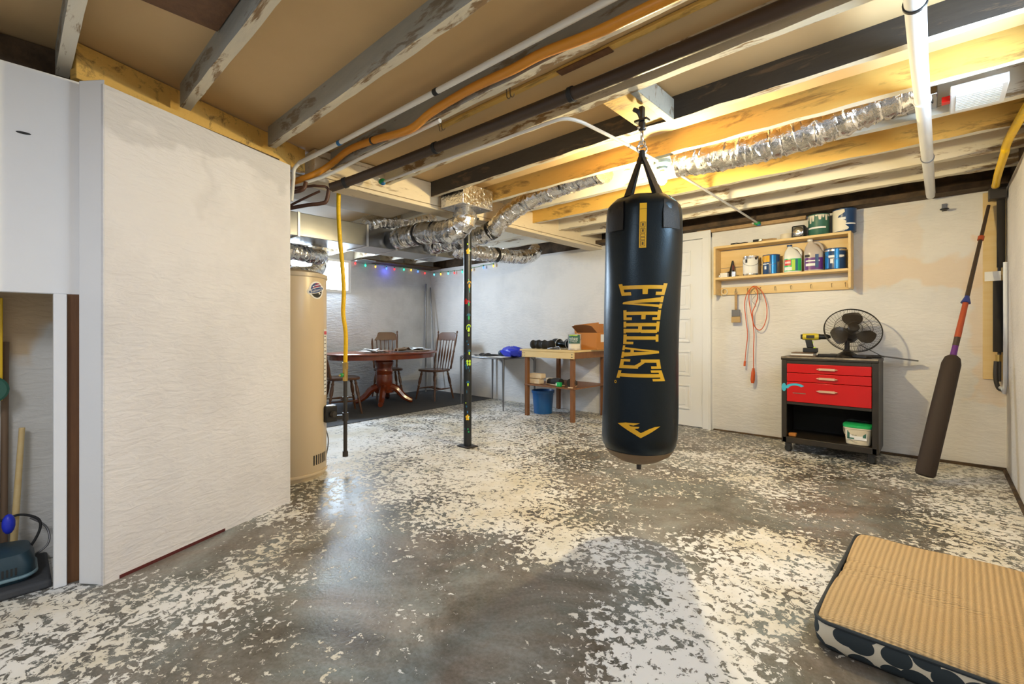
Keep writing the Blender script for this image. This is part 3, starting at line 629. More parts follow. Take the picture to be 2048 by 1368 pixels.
pipe('water_pipe', [(-3.12, 1.335, 2.04), (-3.03, 1.42, 2.08), (-2.9, 1.50, 2.135), (-2.75, 1.525, 2.157), (-1.93, 1.535, 2.157)], .011, 'pvc_white', 'thin white pipe under the chipped joist, ending at a hook', k=2)
pipe_thing('insulated_pipe', [(-3.06, 1.49, 2.03), (-2.90, 1.60, 2.085), (-2.51, 1.75, 2.165), (-1.2, 1.815, 2.175), (.37, 1.855, 2.185)], .031, 'pipe_brown_dark', 'dark brown insulated pipe running diagonally across the ceiling', bands=((.03, None), (.25, None), (.53, None)), bw=.012, k=4, n=20)
pipe_thing('lamp_conduit', [(-2.92, 1.82, 2.12), (-2.4, 1.845, 2.12), (-1.86, 1.871, 2.122), (-1.50, 1.888, 2.125), (-1.40, 1.91, 2.128), (-1.355, 1.98, 2.125), (-1.335, 2.10, 2.12), (-1.31, 2.45, 2.118), (-1.30, 2.76, 2.118)], .009, 'pvc_white', 'thin white conduit curving across the joists to the bare bulb', 'conduit', k=4, bands=((.14, 'label_white'), (.86, 'steel_dark')), bw=.006)
pipe('lamp_conduit', [(-1.30, 2.90, 2.118), (-1.30, 3.7, 2.118), (-1.305, 4.97, 2.112)], .009, 'pvc_white', 'thin white conduit from the bare bulb to the green clip above the shelf', 'conduit', k=2)
for x, y, z, lb in ((-2.95, 1.82, 2.125, 'green and blue painted clip on the beam beside the insulated pipe'), (-1.305, 4.985, 2.105, 'green and blue painted clip above the wall shelf')):
    t = thing('cable_clip', (x, y, z), lb, 'clip')
    MB().ball((0, 0, 0), .028, sc_=(1.1, .9, .8)).build('clip_body', 'green_paint', t); MB().ball((.01, 0, -.016), .018, sc_=(1.2, .9, .6)).build('drip', 'blue_tape', t)
    MB().cyl((-.03, 0, .0), (-.05, 0, .03), .012).build('collar', 'pvc_white', t)
for x, y, z, s, lb in ((-1.51, 1.60, 2.26, 1.0, 'long bent wire hook hanging from the chipped joist'), (-2.02, 1.60, 2.21, .6, 'short bent wire hook at the end of the thin white pipe')):
    mb = MB()
    for dx in (0, .022): mb.sweep(smooth_path([(x+dx, y-.02, z), (x+dx, y, z-.06*s), (x+dx+.004, y, z-.10*s), (x+dx+.02, y, z-.112*s), (x+dx+.03, y, z-.10*s)], 4), .0025, 6)
    tag(mb.build('wire_hook', 'hook'), lb, 'hook')
# lamp
bl = thing('bare_bulb_lamp', (-1.30, 2.835, 2.02), 'bare lit light bulb in a blue-grey ceiling lampholder behind the heavy bag', 'lamp')
MB().lathe([(.052, .12), (.055, .105), (.05, .09), (.034, .075), (.034, .06), (.0, .06)]).build('lampholder', 'porcelain', bl)
MB().lathe([(.016, .062), (.018, .045), (.0, .045)]).build('socket', 'brass', bl)
mb = MB().lathe([(.0, -.035), (.014, -.032), (.026, -.018), (.031, 0), (.028, .017), (.018, .034), (.015, .046)], n=24)
M['bulb_glow'].node_tree.nodes['Principled BSDF'].inputs['Emission Strength'].default_value = 2300
mb.build('bulb', 'bulb_glow', bl)
# white pipe towards the back wall at the right
pipe_thing('drain_pipe', [(-.050, -.5, 2.13), (-.055, 2.41, 2.13), (-.040, 4.98, 2.13)], .029, 'pvc_cool', 'thick white drain pipe slung under the joists at the right', bands=((.46, 'black_plastic'), (.62, 'label_white'), (.80, 'steel_dark')), bw=.006, n=24)
# yellow gas tube at the right
pipe_thing('gas_tube', [(.355, 2.95, 2.13), (.33, 3.30, 2.15), (.30, 3.75, 2.135), (.295, 3.95, 2.13), (.295, 4.02, 2.11), (.295, 4.40, 2.09), (.31, 4.86, 2.10)], .020, 'gas_yellow', 'bright yellow gas tube at the top right corner', k=6, bands=((.985, 'brass'),), bw=.012)
# pipe group on the back wall at the right corner
t = thing('riser_pipe', (.335, 4.99, .62), 'vertical pipe with black foam insulation and hanging tag in the right corner', 'pipe')
MB().cyl((.012, 0, .9), (.012, 0, 1.45), .022).build('foam_sleeve', 'foam_black', t)
MB().cyl((0, 0, .27), (0, 0, .80), .030).build('foam_sleeve', 'foam_black', t)
MB().cyl((.004, 0, .05), (.004, 0, .93), .010).build('tube', 'dark_iron', t)
MB().cyl((0, 0, .78), (0, 0, .83), .016).build('fitting', 'brass', t); MB().cyl((0, 0, .20), (0, 0, .25), .018).build('fitting', 'brass', t)
MB().sweep(smooth_path([(-.012, 0, .20), (-.016, -.005, .08), (.0, -.008, .0), (.03, -.008, -.01)], 5), .014).build('elbow', 'dark_iron', t)
part(MB().box((-.075, -.032, .80), (.01, -.028, .87)).build('tag', 'paper', t), 'white paper tag')
tag(MB().box((.255, 5.035, .68), (.379, 5.05, 2.1)).build('backing_board', 'pine_pale', bevel=.002), 'narrow tan board behind the foam-wrapped pipe', 'board')
pipe('water_pipe', [(.365, 4.93, 1.55), (.365, 4.93, .66), (.35, 4.95, .63), (.34, 4.985, .625)], .012, 'pvc_cool', 'thin white pipe down the right wall corner', k=2)
tag(MB().box((.28, 4.90, 2.02), (.37, 5.0, 2.10)).build('junction_box', 'dark_iron', bevel=.004), 'small dark box where the yellow tube meets the back wall', 'box')
t = thing('wall_hook', (.04, 5.04, 2.02), 'small black utility hook high on the back wall left of the foam-wrapped pipe', 'hook')
MB().cyl((0, 0, 0), (0, -.05, -.01), .006).build('arm', 'black_plastic', t); MB().ball((0, -.055, -.014), .02, sc_=(1.4, 1, .5)).build('cup', 'black_plastic', t); MB().box((-.015, -.002, -.02), (.015, .008, .04)).build('mount_plate', 'galvanised', t)
# pipe cluster above the heater
pipe('copper_pipe', [(-3.62, 1.20, 1.885), (-3.20, 1.36, 1.905), (-3.10, 1.43, 1.915), (-3.07, 1.462, 1.935), (-3.06, 1.475, 2.02)], .013, 'brown_pipe', 'lowest brown pipe elbow, bending up into the insulated pipe end', k=5)
pipe('copper_pipe', [(-3.55, 1.16, 1.955), (-3.22, 1.27, 1.975), (-3.12, 1.305, 1.98), (-3.10, 1.325, 2.00), (-3.10, 1.335, 2.04)], .013, 'brown_pipe', 'short brown pipe elbow above the water heater', k=5)
pipe('copper_pipe', [(-3.55, 1.17, 2.02), (-3.12, 1.40, 2.035), (-3.07, 1.47, 2.025)], .009, 'brown_pipe', 'straight thin brown pipe running into the insulated pipe', k=2)
pipe('copper_pipe', [(-3.6, 1.18, 1.80), (-3.25, 1.33, 1.93), (-3.10, 1.43, 2.00)], .008, 'brown_pipe', 'slanting thin brown pipe above the water heater', k=2)
pipe('copper_pipe', [(-3.36, 1.20, 1.5), (-3.36, 1.20, 1.99)], .011, 'copper', 'upright copper pipe on top of the water heater', k=2)

# ------------------------------------------------------------------ water heater
wh = thing('water_heater', (-3.463, 1.374, 0), 'tall tan water heater behind the end of the angled white wall', 'water heater')
MB().lathe([(.235, .0), (.245, .02), (.25, .03), (.25, 1.42), (.246, 1.44)], n=56).build('tank', 'heater_tan', wh)
MB().lathe([(.255, 1.425), (.258, 1.43), (.256, 1.455), (.20, 1.475), (0, 1.48)], n=56).build('top_cap', 'heater_cap', wh)
MB().lathe([(.254, .03), (.257, .04), (.254, .05)], n=56).build('base_ring', 'heater_tan', wh)
HV = math.atan2(-1.34, 3.50)
def on_tank(u, z, r=.2515): a = HV+u/r; return Vector((r*math.cos(a), r*math.sin(a), z))
vg = MB()
for k in range(7):
    a = .16+k*.022; vg.add([on_tank(a, .10), on_tank(a+.011, .10), on_tank(a+.011, .17), on_tank(a, .17)], [(0, 1, 2, 3)])
vg.build('air_vent', 'label_black', wh)
def patch(mb, u0, u1, z0, z1, mi=0, r=.2515, n=6, f=on_tank): mb.grid(lambda a, b_: f(u0+(u1-u0)*a, z0+(z1-z0)*b_, r), n, 1, mi)
lb = MB(); patch(lb, .275, .345, .58, 1.06); 
for k in range(16): patch(lb, .283, .283+random.uniform(.02, .048), .60+k*.027, .606+k*.027, 1, .2522)
patch(lb, .28, .34, 1.02, 1.045, 2, .2522)
part(lb.build('warning_label', ['label_white', 'label_black', 'sticker_red'], wh), 'tall white warning label at the right edge')
st = MB()
def blob(cu, cz, ru, rz, mi, r, rot=0, a0=0, a1=2*PI, n=24):
    pts = []
    for k in range(n+1):
        a = a0+(a1-a0)*k/n; x = ru*math.cos(a); y = rz*math.sin(a); pts.append(on_tank(cu+1.3*(x*math.cos(rot)-y*math.sin(rot)), cz+x*math.sin(rot)+y*math.cos(rot), r))
    st.add([on_tank(cu, cz, r)]+pts, [(0, k, k+1) for k in range(1, n+1)], mi)
SU = .190
blob(SU, 1.335, .052, .062, 0, .2518); blob(SU, 1.335, .064, .034, 0, .2519, .35)
blob(SU, 1.335, .040, .052, 1, .2522, a0=.0, a1=PI); blob(SU, 1.332, .040, .050, 4, .2522, a0=PI, a1=2*PI)
for k in range(3): blob(SU+.004, 1.362+k*.009, .034-k*.008, .0025, 2 if k % 2 == 0 else 0, .2526, .35)
blob(SU, 1.335, .058, .020, 0, .2530, .35); blob(SU, 1.335, .054, .0155, 1, .2534, .35)
ct, s_t = math.cos(.35), math.sin(.35)
text_flat(st, 'Reliance', .026, lambda u, v: on_tank(SU+1.3*(u*ct-v*s_t), 1.335+u*s_t+v*ct, .2538), 0)
part(st.build('round_sticker', ['label_white', 'sticker_blue', 'sticker_red', 'gold_print', 'label_black'], wh), 'round white sticker with red, white and blue emblem')
MB().lathe([(.05, 1.475), (.05, 1.50), (.085, 1.515), (.03, 1.58), (.03, 1.60)], c=(-.02, -.06, 0), n=20).build('draft_hood', 'galvanised', wh)
# gas control and piping on the heater's right
gc = Vector((.175, .215, 0))
MB().box((.14, .17, .38), (.21, .26, .50)).build('gas_control', 'black_plastic', wh, bevel=.008)
MB().cyl((.215, .215, .44), (.24, .225, .44), .022).build('control_knob', 'dark_iron', wh)
# yellow connector + drip leg
gx, gy = -3.33, 1.685
t = thing('gas_connector', (gx, gy, .1), 'yellow flexible gas connector dropping from the ceiling to an iron drip leg', 'gas line')
lp = [(-3.355, 1.655, 2.12), (-3.36, 1.655, 1.95), (-3.352, 1.662, 1.75), (-3.34, 1.675, 1.55), (-3.335, 1.685, 1.35), (-3.335, 1.68, 1.18), (-3.315, 1.69, 1.02), (-3.318, 1.688, .80)]
MB().sweep([p-Vector((gx, gy, .1)) for p in smooth_path([(x+.03, y+.025, z) for x, y, z in lp], 6)], .0155, 14).build('flexible_tube', 'gas_yellow', t)
bx, by = .042, .028
MB().cyl((bx, by, .66), (bx, by, .71), .022, n=6).build('nut', 'brass', t)
MB().cyl((bx, by, .57), (bx, by, .66), .019).cyl((bx-.01, by-.03, .61), (bx+.01, by-.05, .615), .008).build('valve', 'brass', t)
MB().ball((bx, by-.03, .615), .016).build('valve_handle', 'green_paint', t)
MB().cyl((bx, by, .0), (bx, by, .57), .014).cyl((bx, by, .27), (bx, by, .33), .022).cyl((bx, by, .0), (bx, by, .04), .02).cyl((bx, by, .42), (bx, by, .45), .022).bar((bx, by, .30), (-.0, -.08, .30), .03, .03).build('iron_pipe', 'dark_iron', t)
pipe('thermocouple_wire', [(-3.36, 1.57, .38), (-3.33, 1.60, .25), (-3.36, 1.60, .12), (-3.40, 1.60, .05)], .004, 'steel_dark', 'thin grey wire looping under the heater gas control', 'wire', k=5)

# ------------------------------------------------------------------ heavy bag
BX, BY = -1.10, 2.155
hb = thing('heavy_bag', (BX, BY, 0), 'black vinyl heavy punching bag with large gold lettering, hanging from the ceiling', 'punching bag')
hb.rotation_euler = (0, 0, 0)
BA = math.atan2(-BY, -BX)
LEAN = Vector((C_, S_, 0))*.012
def bagp(a, z, r): c = LEAN*((z-1.05)/.65); return Vector((c.x+r*math.cos(a), c.y+r*math.sin(a), z))
prof = [(.165, .462), (.177, .478), (.184, .52), (.185, .62), (.182, .78), (.181, .95), (.184, 1.15), (.186, 1.35), (.187, 1.50), (.184, 1.60), (.180, 1.650), (.172, 1.672), (.135, 1.705)]
def brad(z):
    for (r0, z0), (r1, z1) in zip(prof, prof[1:]):
        if z0 <= z <= z1: return r0+(r1-r0)*(z-z0)/(z1-z0)
    return prof[0][0]
mb = MB(); nz = 64; n = 72; zz = [.462+(1.705-.462)*i/nz for i in range(nz+1)]
def wrinkle(a, z):
    t = max(0, (z-1.25)/.45); return .0045*t*math.sin(7*a+2*math.sin(3*z)) + .0015*math.sin(3*a+9*z)
vs = [bagp(2*PI*j/n, z, brad(z)+wrinkle(2*PI*j/n, z)) for z in zz for j in range(n)]
mb.add(vs, [(i*n+j, i*n+(j+1) % n, (i+1)*n+(j+1) % n, (i+1)*n+j) for i in range(nz) for j in range(n)])
mb.add([bagp(2*PI*j/n, 1.705, .135) for j in range(n)]+[bagp(0, 1.70, 0)], [(j, (j+1) % n, n) for j in range(n)])
mb.build('bag_body', 'black_vinyl', hb, smooth=60)
bb = MB(); cbt = bagp(0, .46, 0)
bb.lathe([(0, .385), (.05, .388), (.10, .405), (.15, .435), (.168, .462), (.150, .468), (0, .468)], c=(cbt.x, cbt.y, 0), n=48); part(bb.build('bag_bottom', 'tan_vinyl', hb), 'rounded brownish bottom of the bag')
MB().cyl((cbt.x, cbt.y, .352), (cbt.x, cbt.y, .39), .012).build('bottom_ring', 'dark_iron', hb)
# straps
ap = Vector((.005, 0, 1.925))
for k in range(4):
    a = BA+PI/4+k*PI/2; p0 = ap+Vector((math.cos(a)*.012, math.sin(a)*.012, 0)); r1 = .112
    p1 = bagp(a, 1.695, r1+.006); tang = Vector((-math.sin(a), math.cos(a), 0)); outw = Vector((math.cos(a), math.sin(a), .6)).normalized()
    mb = MB(); pts = [(p0, .014), (p0.lerp(p1, .5), .018), (p1, .024)]
    for ang, z, wd in ((0, 1.665, .045), (0, 1.60, .055), (0, 1.53, .055)): pts.append((bagp(a, z, brad(z)+.006), wd))
    V = []
    for p, wd in pts:
        if wd > .03:
            z = p.z; r = brad(z)+.0065
            row = [bagp(a+u*wd/r, z, r) for u in (-1, -.5, 0, .5, 1)]
        else: row = [p+tang*(u*wd) for u in (-1, -.5, 0, .5, 1)]
        V.append(row)
    m1 = len(V)
    front = [q for row in V for q in row]; back = [q-outw*.004 for q in front]
    mb.add(front, [(i*5+j, i*5+j+1, (i+1)*5+j+1, (i+1)*5+j) for i in range(m1-1) for j in range(4)])
    mb.add(back, [(i*5+j, (i+1)*5+j, (i+1)*5+j+1, i*5+j+1) for i in range(m1-1) for j in range(4)])
    mb.build('strap', 'black_web', hb, smooth=70)
MB().cyl(ap-Vector((0, 0, .03)), ap+Vector((0, 0, .03)), .022, .014, n=10).build('strap_head', 'black_web', hb)
# ring, link, swivel
def torus(mb, c, R, r, ax=(0, 1, 0), n=24, m_=8, sx=1, sz=1):
    ax = Vector(ax).normalized(); u = ax.orthogonal().normalized(); w_ = Vector((0, 0, 1)) if abs(ax.z) < .5 else Vector((1, 0, 0)); u = w_.cross(ax).normalized(); w_ = ax.cross(u)
    P = [Vector(c)+u*(R*sx*math.cos(2*PI*i/n))+w_*(R*sz*math.sin(2*PI*i/n)) for i in range(n+1)]; return mb.sweep(P, r, m_)
vd = Vector((-S_, C_, 0)); rt = Vector((C_, S_, 0))
torus(MB(), (.005, 0, 1.965), .024, .005, vd).build('ring', 'chrome', hb)
hk = thing('swivel_hook', (BX+.005, BY, 2.0), 'black swivel hook with chrome links between ceiling blocks and heavy bag', 'hook')
torus(MB(), (0, 0, .025), .020, .0045, rt, sz=1.6, sx=.7).build('chain_link', 'chrome', hk)
torus(MB(), (0, 0, -.012), .018, .004, (rt+vd).normalized()).build('chain_link', 'chrome', hk)
MB().box((-.014, -.014, .055), (.014, .014, .10)).build('swivel', 'black_plastic', hk, bevel=.004)
MB().cyl(-rt*.024+Vector((0, 0, .07)), rt*.02+Vector((0, 0, .07)), .009).build('bolt', 'chrome', hk)
MB().sweep(smooth_path([Vector((0, 0, .10)), Vector((0, 0, .12))-rt*.005, Vector((0, 0, .15))-rt*.018, Vector((0, 0, .165))-rt*.045], 5), [.011]*15+[.007], 10).build('hook', 'black_plastic', hk)
MB().box((-.035, -.02, .10), (.035, .02, .112)).bar(Vector((0, 0, .11)), Vector((0, 0, .176)), .03, .022).build('bracket', 'black_plastic', hk, bevel=.003)
# lettering
def on_bag(v, z, e=.0012): r = brad(z)+e; return bagp(BA+v/r, z, r+max(0, wrinkle(BA+v/r, z)))
ZT_, ZB_ = 1.272, .812
ys_ = [145, 290, 440, 570, 725, 845, 1000, 1125, 1262]; vr = [290, 247, 213, 200, 186, 188, 205, 228, 282]; vl = [267, 219, 198, 193, 190, 193, 215, 240, 279]
KV = .000432
def lin(xs_, y_, x):
    for i in range(len(xs_)-1):
        if x <= xs_[i+1]: t = (x-xs_[i])/(xs_[i+1]-xs_[i]); return y_[i]+(y_[i+1]-y_[i])*t
    return y_[-1]
def lmap(py, t, e):
    z = ZT_+(ZB_-ZT_)*(py-145)/(1262-145); r_, l_ = lin(ys_, vr, py)*KV, lin(ys_, vl, py)*KV
    return on_bag(-l_+(l_+r_)*t, z, e)
R = lambda a, b_, c, d_: ((a, c), (b_, c), (b_, d_), (a, d_))   # s0,s1,t0,t1
LET = {
 'E': [R(.16, .48, 0, 1), R(0, 1, 0, .09), R(.72, 1, 0, .24), R(0, 1, .91, 1), R(.72, 1, .78, 1), R(.46, .92, .49, .60)],
 'L': [R(.18, .52, 0, 1), R(0, 1, 0, .10), R(.74, 1, 0, .30), R(0, .72, .92, 1)],
 'T': [R(.34, .66, 0, 1), R(0, 1, .91, 1), R(0, .22, .74, 1), R(.78, 1, .74, 1), R(.08, .80, 0, .08)],
 'R': [R(.12, .40, 0, 1), R(0, .5, 0, .08), R(0, .85, .91, 1), R(.68, .96, .50, .95), R(.36, .90, .42, .52), R(.62, .92, .06, .46), R(.60, 1, 0, .07)],
 'V': [((.06, 1), (.44, 1), (.60, .02), (.44, .02)), ((.70, 1), (.92, 1), (.60, .0), (.50, .0)), R(0, .50, .92, 1), R(.60, 1, .92, 1)],
 'A': [((.12, 0), (.28, 0), (.54, 1), (.42, 1)), ((.58, 0), (.92, 0), (.60, 1), (.44, 1)), R(.26, .68, .24, .33), R(0, .40, 0, .07), R(.50, 1, 0, .07)],
 'S': [R(.0, .95, .90, 1), R(0, .34, .52, .96), ((0, .62), (.34, .62), (1, .42), (.66, .38)), R(.66, 1, .04, .46), R(.05, 1, 0, .10), R(.72, 1, .76, 1), R(0, .26, 0, .26)]}
segs = [('E', 145, 288), ('V', 292, 440), ('E', 448, 570), ('R', 578, 722), ('L', 726, 845), ('A', 850, 1003), ('S', 1008, 1122), ('T', 1130, 1262)]
for ch, p0, p1 in segs:
    mb = MB()
    for k, qd in enumerate(LET[ch]):
        q = [Vector((a, b_)) for a, b_ in qd]; e = .0014+k*.00012
        def fn(u, v, q=q, e=e):
            a = q[0].lerp(q[1], u); c = q[3].lerp(q[2], u); s = a.lerp(c, v); return lmap(p0+4+(p1-p0-8)*s.x, s.y, e)
        mb.grid(fn, 4, 8)
    part(mb.build('printed_letter', 'gold_print', hb, smooth=80), 'gold printed letter '+ch)
mb = MB(); c0 = (-.122, .835)
n = 12; mb.add([on_bag(c0[0]+.007*math.cos(2*PI*k/n)*f, c0[1]-.03+.007*math.sin(2*PI*k/n)*f, .0015) for k in range(n) for f in (1, .6)], [(2*k, 2*((k+1) % n), 2*((k+1) % n)+1, 2*k+1) for k in range(n)])
mb.build('trademark_ring', 'gold_print', hb)
lg = MB(); GP = [[(195, 1030), (250, 1019), (330, 1070), (345, 1108)], [(250, 1019), (338, 1018), (300, 1034), (262, 1030)], [(268, 1040), (336, 1040), (330, 1050), (300, 1055)],
      [(300, 1050), (345, 1078), (345, 1109), (318, 1095)], [(345, 1078), (395, 1052), (410, 1072), (345, 1109)], [(395, 1052), (430, 1040), (468, 1036), (410, 1072)]]
for k, q in enumerate(GP):
    q = [Vector(((a-335)/3.108*.00232, 1.05-((b_/3.109+520)-661)*.00232)) for a, b_ in q]
    lg.grid(lambda u, v, q=q, k=k: on_bag(*((q[0].lerp(q[1], u)).lerp(q[3].lerp(q[2], u), v)), .0014+k*.0001), 4, 4)
part(lg.build('printed_emblem', 'gold_print', hb, smooth=80), 'gold winged emblem near the bottom')
bd = MB(); bd.grid(lambda u, v: on_bag(-.016+.032*u, 1.645-.21*v, .0025), 3, 10)
def strip(u0, u1, z0, z1): bd.grid(lambda u, v: on_bag(u0+(u1-u0)*u, z0+(z1-z0)*v, .0032), 2, 1, 1)
strip(-.016, .016, 1.616, 1.6175)
for z0, z1 in ((1.556, 1.531), (1.527, 1.503), (1.500, 1.487), (1.484, 1.471), (1.468, 1.442)):
    strip(-.011, .011, z0, z0-.0022); strip(-.011, .011, z1, z1+.0022); strip(-.011, -.009, z1, z0); strip(.009, .011, z1, z0)
    if z0-z1 > .02: strip(-.004, .004, z1+.006, z0-.006)
part(bd.build('gold_badge', ['gold_print', 'gold_dark'], hb), 'narrow upright gold badge with dark characters')

# ------------------------------------------------------------------ wall shelf and what is on it
SX0, SX1, SY0, SY1, SZ0, SZ1 = -1.685, -.545, 4.87, 5.045, 1.415, 1.905
ws = thing('wall_shelf', (-1.115, 5.045, SZ0), 'pale pine wall shelf with two boards and a peg rail on the back wall', 'shelf')
O = Vector((-1.115, 5.045, SZ0))
def lb_(a, b_): return (Vector(a)-O, Vector(b_)-O)
MB().box(*lb_((SX0, SY0, SZ0), (SX0+.02, SY1, SZ1))).build('side_panel', 'pine', ws, bevel=.002)
MB().box(*lb_((SX1-.02, SY0, SZ0), (SX1, SY1, SZ1))).build('side_panel', 'pine', ws, bevel=.002)
MB().box(*lb_((SX0+.02, SY0, SZ1-.022), (SX1-.02, SY1, SZ1))).build('top_board', 'pine', ws, bevel=.002)
MB().box(*lb_((SX0+.02, SY0, 1.565), (SX1-.02, SY1, 1.587))).build('shelf_board', 'pine', ws, bevel=.002)
MB().box(*lb_((SX0+.02, SY1-.012, 1.70), (SX1-.02, SY1, SZ1-.03))).box(*lb_((SX0+.02, SY1-.012, 1.59), (SX1-.02, SY1, 1.694))).build('back_panel', 'pine', ws)
MB().box(*lb_((SX0+.02, SY1-.018, SZ0), (SX1-.02, SY1, 1.495))).build('peg_rail', 'pine', ws, bevel=.002)
for x in (-1.63, -1.51, -1.40, -1.285, -1.155, -1.02, -.86, -.70, -.60):
    q = MB(); q.sweep(smooth_path([Vector((x, SY1-.018, 1.475))-O, Vector((x, SY1-.05, 1.472))-O, Vector((x+.003, SY1-.062, 1.452))-O, Vector((x+.003, SY1-.052, 1.438))-O], 4), .0025, 6); q.build('hook', 'hook', ws)
ws.name = 'wall_shelf'
def can(x, y, z, r, h, body, label, stripes=(), cat='can', lid='can_steel', handle=True, text=None, name='paint_can', face=None):
    t = thing(name, (x, y, z), label, cat)
    MB().lathe([(r*.97, 0), (r, .004), (r*.985, .008), (r*.985, h-.012), (r*1.01, h-.008), (r*1.01, h), (r*.88, h), (r*.86, h-.006), (0, h-.006)], n=36).build('can_body', body, t)
    va = math.atan2(-y, -x)
    for (u0, u1, z0, z1, m_, nm, lb2) in stripes:
        q = MB(); e = r*.985+.0012
        q.grid(lambda a, b_: Vector((e*math.cos(va+(u0+(u1-u0)*a)), e*math.sin(va+(u0+(u1-u0)*a)), z0*h+(z1-z0)*h*b_)), 10, 1)
        o = q.build(nm, m_, t); 
        if lb2: part(o, lb2)
    if text:
        q = MB(); e = r*.985+.0025
        for tx, size, zz_, uc in text: text_flat(q, tx, size, lambda u, v, zz_=zz_, uc=uc: Vector((e*math.cos(va+uc+u/e), e*math.sin(va+uc+u/e), zz_*h+v)))
        part(q.build('label_text', 'label_white', t), 'small white lettering')
    if handle:
        tn = Vector((-math.sin(va), math.cos(va), 0)); fr_ = Vector((math.cos(va), math.sin(va), 0))
        P = [tn*(r*1.02*math.cos(PI*k/12))+fr_*(r*1.05*math.sin(PI*k/12))+Vector((0, 0, h*.8-h*.32*math.sin(PI*k/12))) for k in range(13)]
        MB().sweep(P, .0018, 6).build('handle', 'steel_dark', t)
    return t
zs = 1.588
can(-1.355, 4.955, zs, .072, .19, 'can_steel', 'cream labelled metal paint can in the middle of the lower shelf board', [(-1.4, 1.0, .10, .86, 'paper', 'paper_label', 'cream paper label'), (-.75, -.45, .66, .84, 'label_black', 'round_mark', 'dark round mark'), (.5, .8, .80, .92, 'label_black', 'mark', 'dark mark')])
can(-1.175, 4.955, zs, .073, .185, 'navy', 'blue and navy paint can beside the cream labelled can', [(-1.5, -.2, .62, .98, 'gold_print', 'label_panel', 'tan swash'), (.0, .55, .02, .95, 'blue_shiny', 'label_panel', 'bright blue panel'), (.75, 1.2, .05, .62, 'worn_edge', 'label_panel', 'grey text block'), (-.9, -.6, .25, .42, 'label_white', 'label_panel', 'white badge'), (-1.4, -.3, .5, .56, 'label_white', 'label_panel', 'white word mark')])
# bleach bottle
def jug(x, y, z, w_, dpt, h, body, cap, label, bands, name, cat='bottle'):
    t = thing(name, (x, y, z), label, cat, rz=math.atan2(-y, -x)+PI/2)
    mb = MB(); prof = [(.9, 0), (1, .015), (1, .55), (.97, .62), (.72, .78), (.38, .90), (.24, .95), (.24, .975)]
    n = 32; vs = []
    for r, q in prof:
        for j in range(n):
            a = 2*PI*j/n; k = 1/((abs(math.cos(a))**3+abs(math.sin(a))**3)**(1/3)); shift = -.18*w_*max(0, (q-.6)/.4)
            vs.append((w_/2*r*k*math.cos(a)+shift, dpt/2*r*k*math.sin(a), q*h))
    mb.add(vs, [(i*n+j, i*n+(j+1) % n, (i+1)*n+(j+1) % n, (i+1)*n+j) for i in range(len(prof)-1) for j in range(n)]+[tuple(range(n-1, -1, -1)), tuple((len(prof)-1)*n+j for j in range(n))])
    mb.build('bottle_body', body, t)
    MB().sweep(smooth_path([(-.06*w_, 0, .90*h), (.22*w_, 0, .90*h), (.42*w_, 0, .76*h), (.44*w_, 0, .60*h)], 6), dpt*.10, 10).build('grip', body, t)
    MB().cyl((-.18*w_, 0, .965*h), (-.18*w_, 0, 1.03*h), .022).build('cap', cap, t)
    for (x0, x1, z0, z1, m_, lb2) in bands:
        q = MB()
        def f(a, b_):
            xx = (x0+(x1-x0)*a); yy = -(1-abs(xx)**3)**(1/3) if abs(xx) < 1 else 0; return Vector((xx*w_/2, yy*dpt/2-.0018-(.0006 if lb2 else 0), (z0+(z1-z0)*b_)*h))
        q.grid(f, 12, 1); o = q.build('bottle_label', m_, t, smooth=80); 
        if lb2: part(o, lb2)
    return t
jug(-.995, 4.955, zs, .145, .11, .255, 'white_plastic', 'navy', 'white bleach bottle with green label and dark blue cap on the shelf', [(-.93, .93, .05, .50, 'green_plastic', None), (-.9, -.2, .26, .46, 'sticker_red', 'red oval mark'), (-.85, -.25, .33, .40, 'label_white', 'white word mark'), (-.1, .25, .08, .46, 'lime', 'lime stripe'), (.3, .55, .06, .48, 'teal', 'teal stripe'), (-.9, 0, .08, .20, 'label_white', 'white swash')], 'bleach_bottle')
jug(-.83, 4.958, zs, .15, .12, .285, 'clear_plastic', 'white_plastic', 'clear jug with purple liquid and purple label beside the bleach bottle', [(-.93, .93, .04, .42, 'purple', None), (-.8, .6, .30, .34, 'label_white', 'white word mark'), (-.8, .3, .16, .24, 'label_white', 'white word mark'), (.15, .5, .1, .52, 'navy', 'dark blue stripe'), (-.9, -.4, .44, .52, 'label_black', 'dark upper mark')], 'cleaner_jug')
can(-.665, 4.955, zs, .080, .185, 'navy', 'shiny blue paint can at the right end of the lower shelf board', [(-1.3, -.7, .05, .85, 'blue_shiny', 'label_panel', 'bright blue panel'), (-.1, .35, .02, .95, 'blue_shiny', 'label_panel', 'bright blue panel'), (-1.0, .9, .55, .66, 'label_white', 'label_panel', 'white word mark'), (-.5, -.2, .28, .5, 'label_white', 'label_panel', 'white badge'), (-1.5, 1.5, .86, .97, 'can_steel', 'label_panel', 'bare metal rim')])
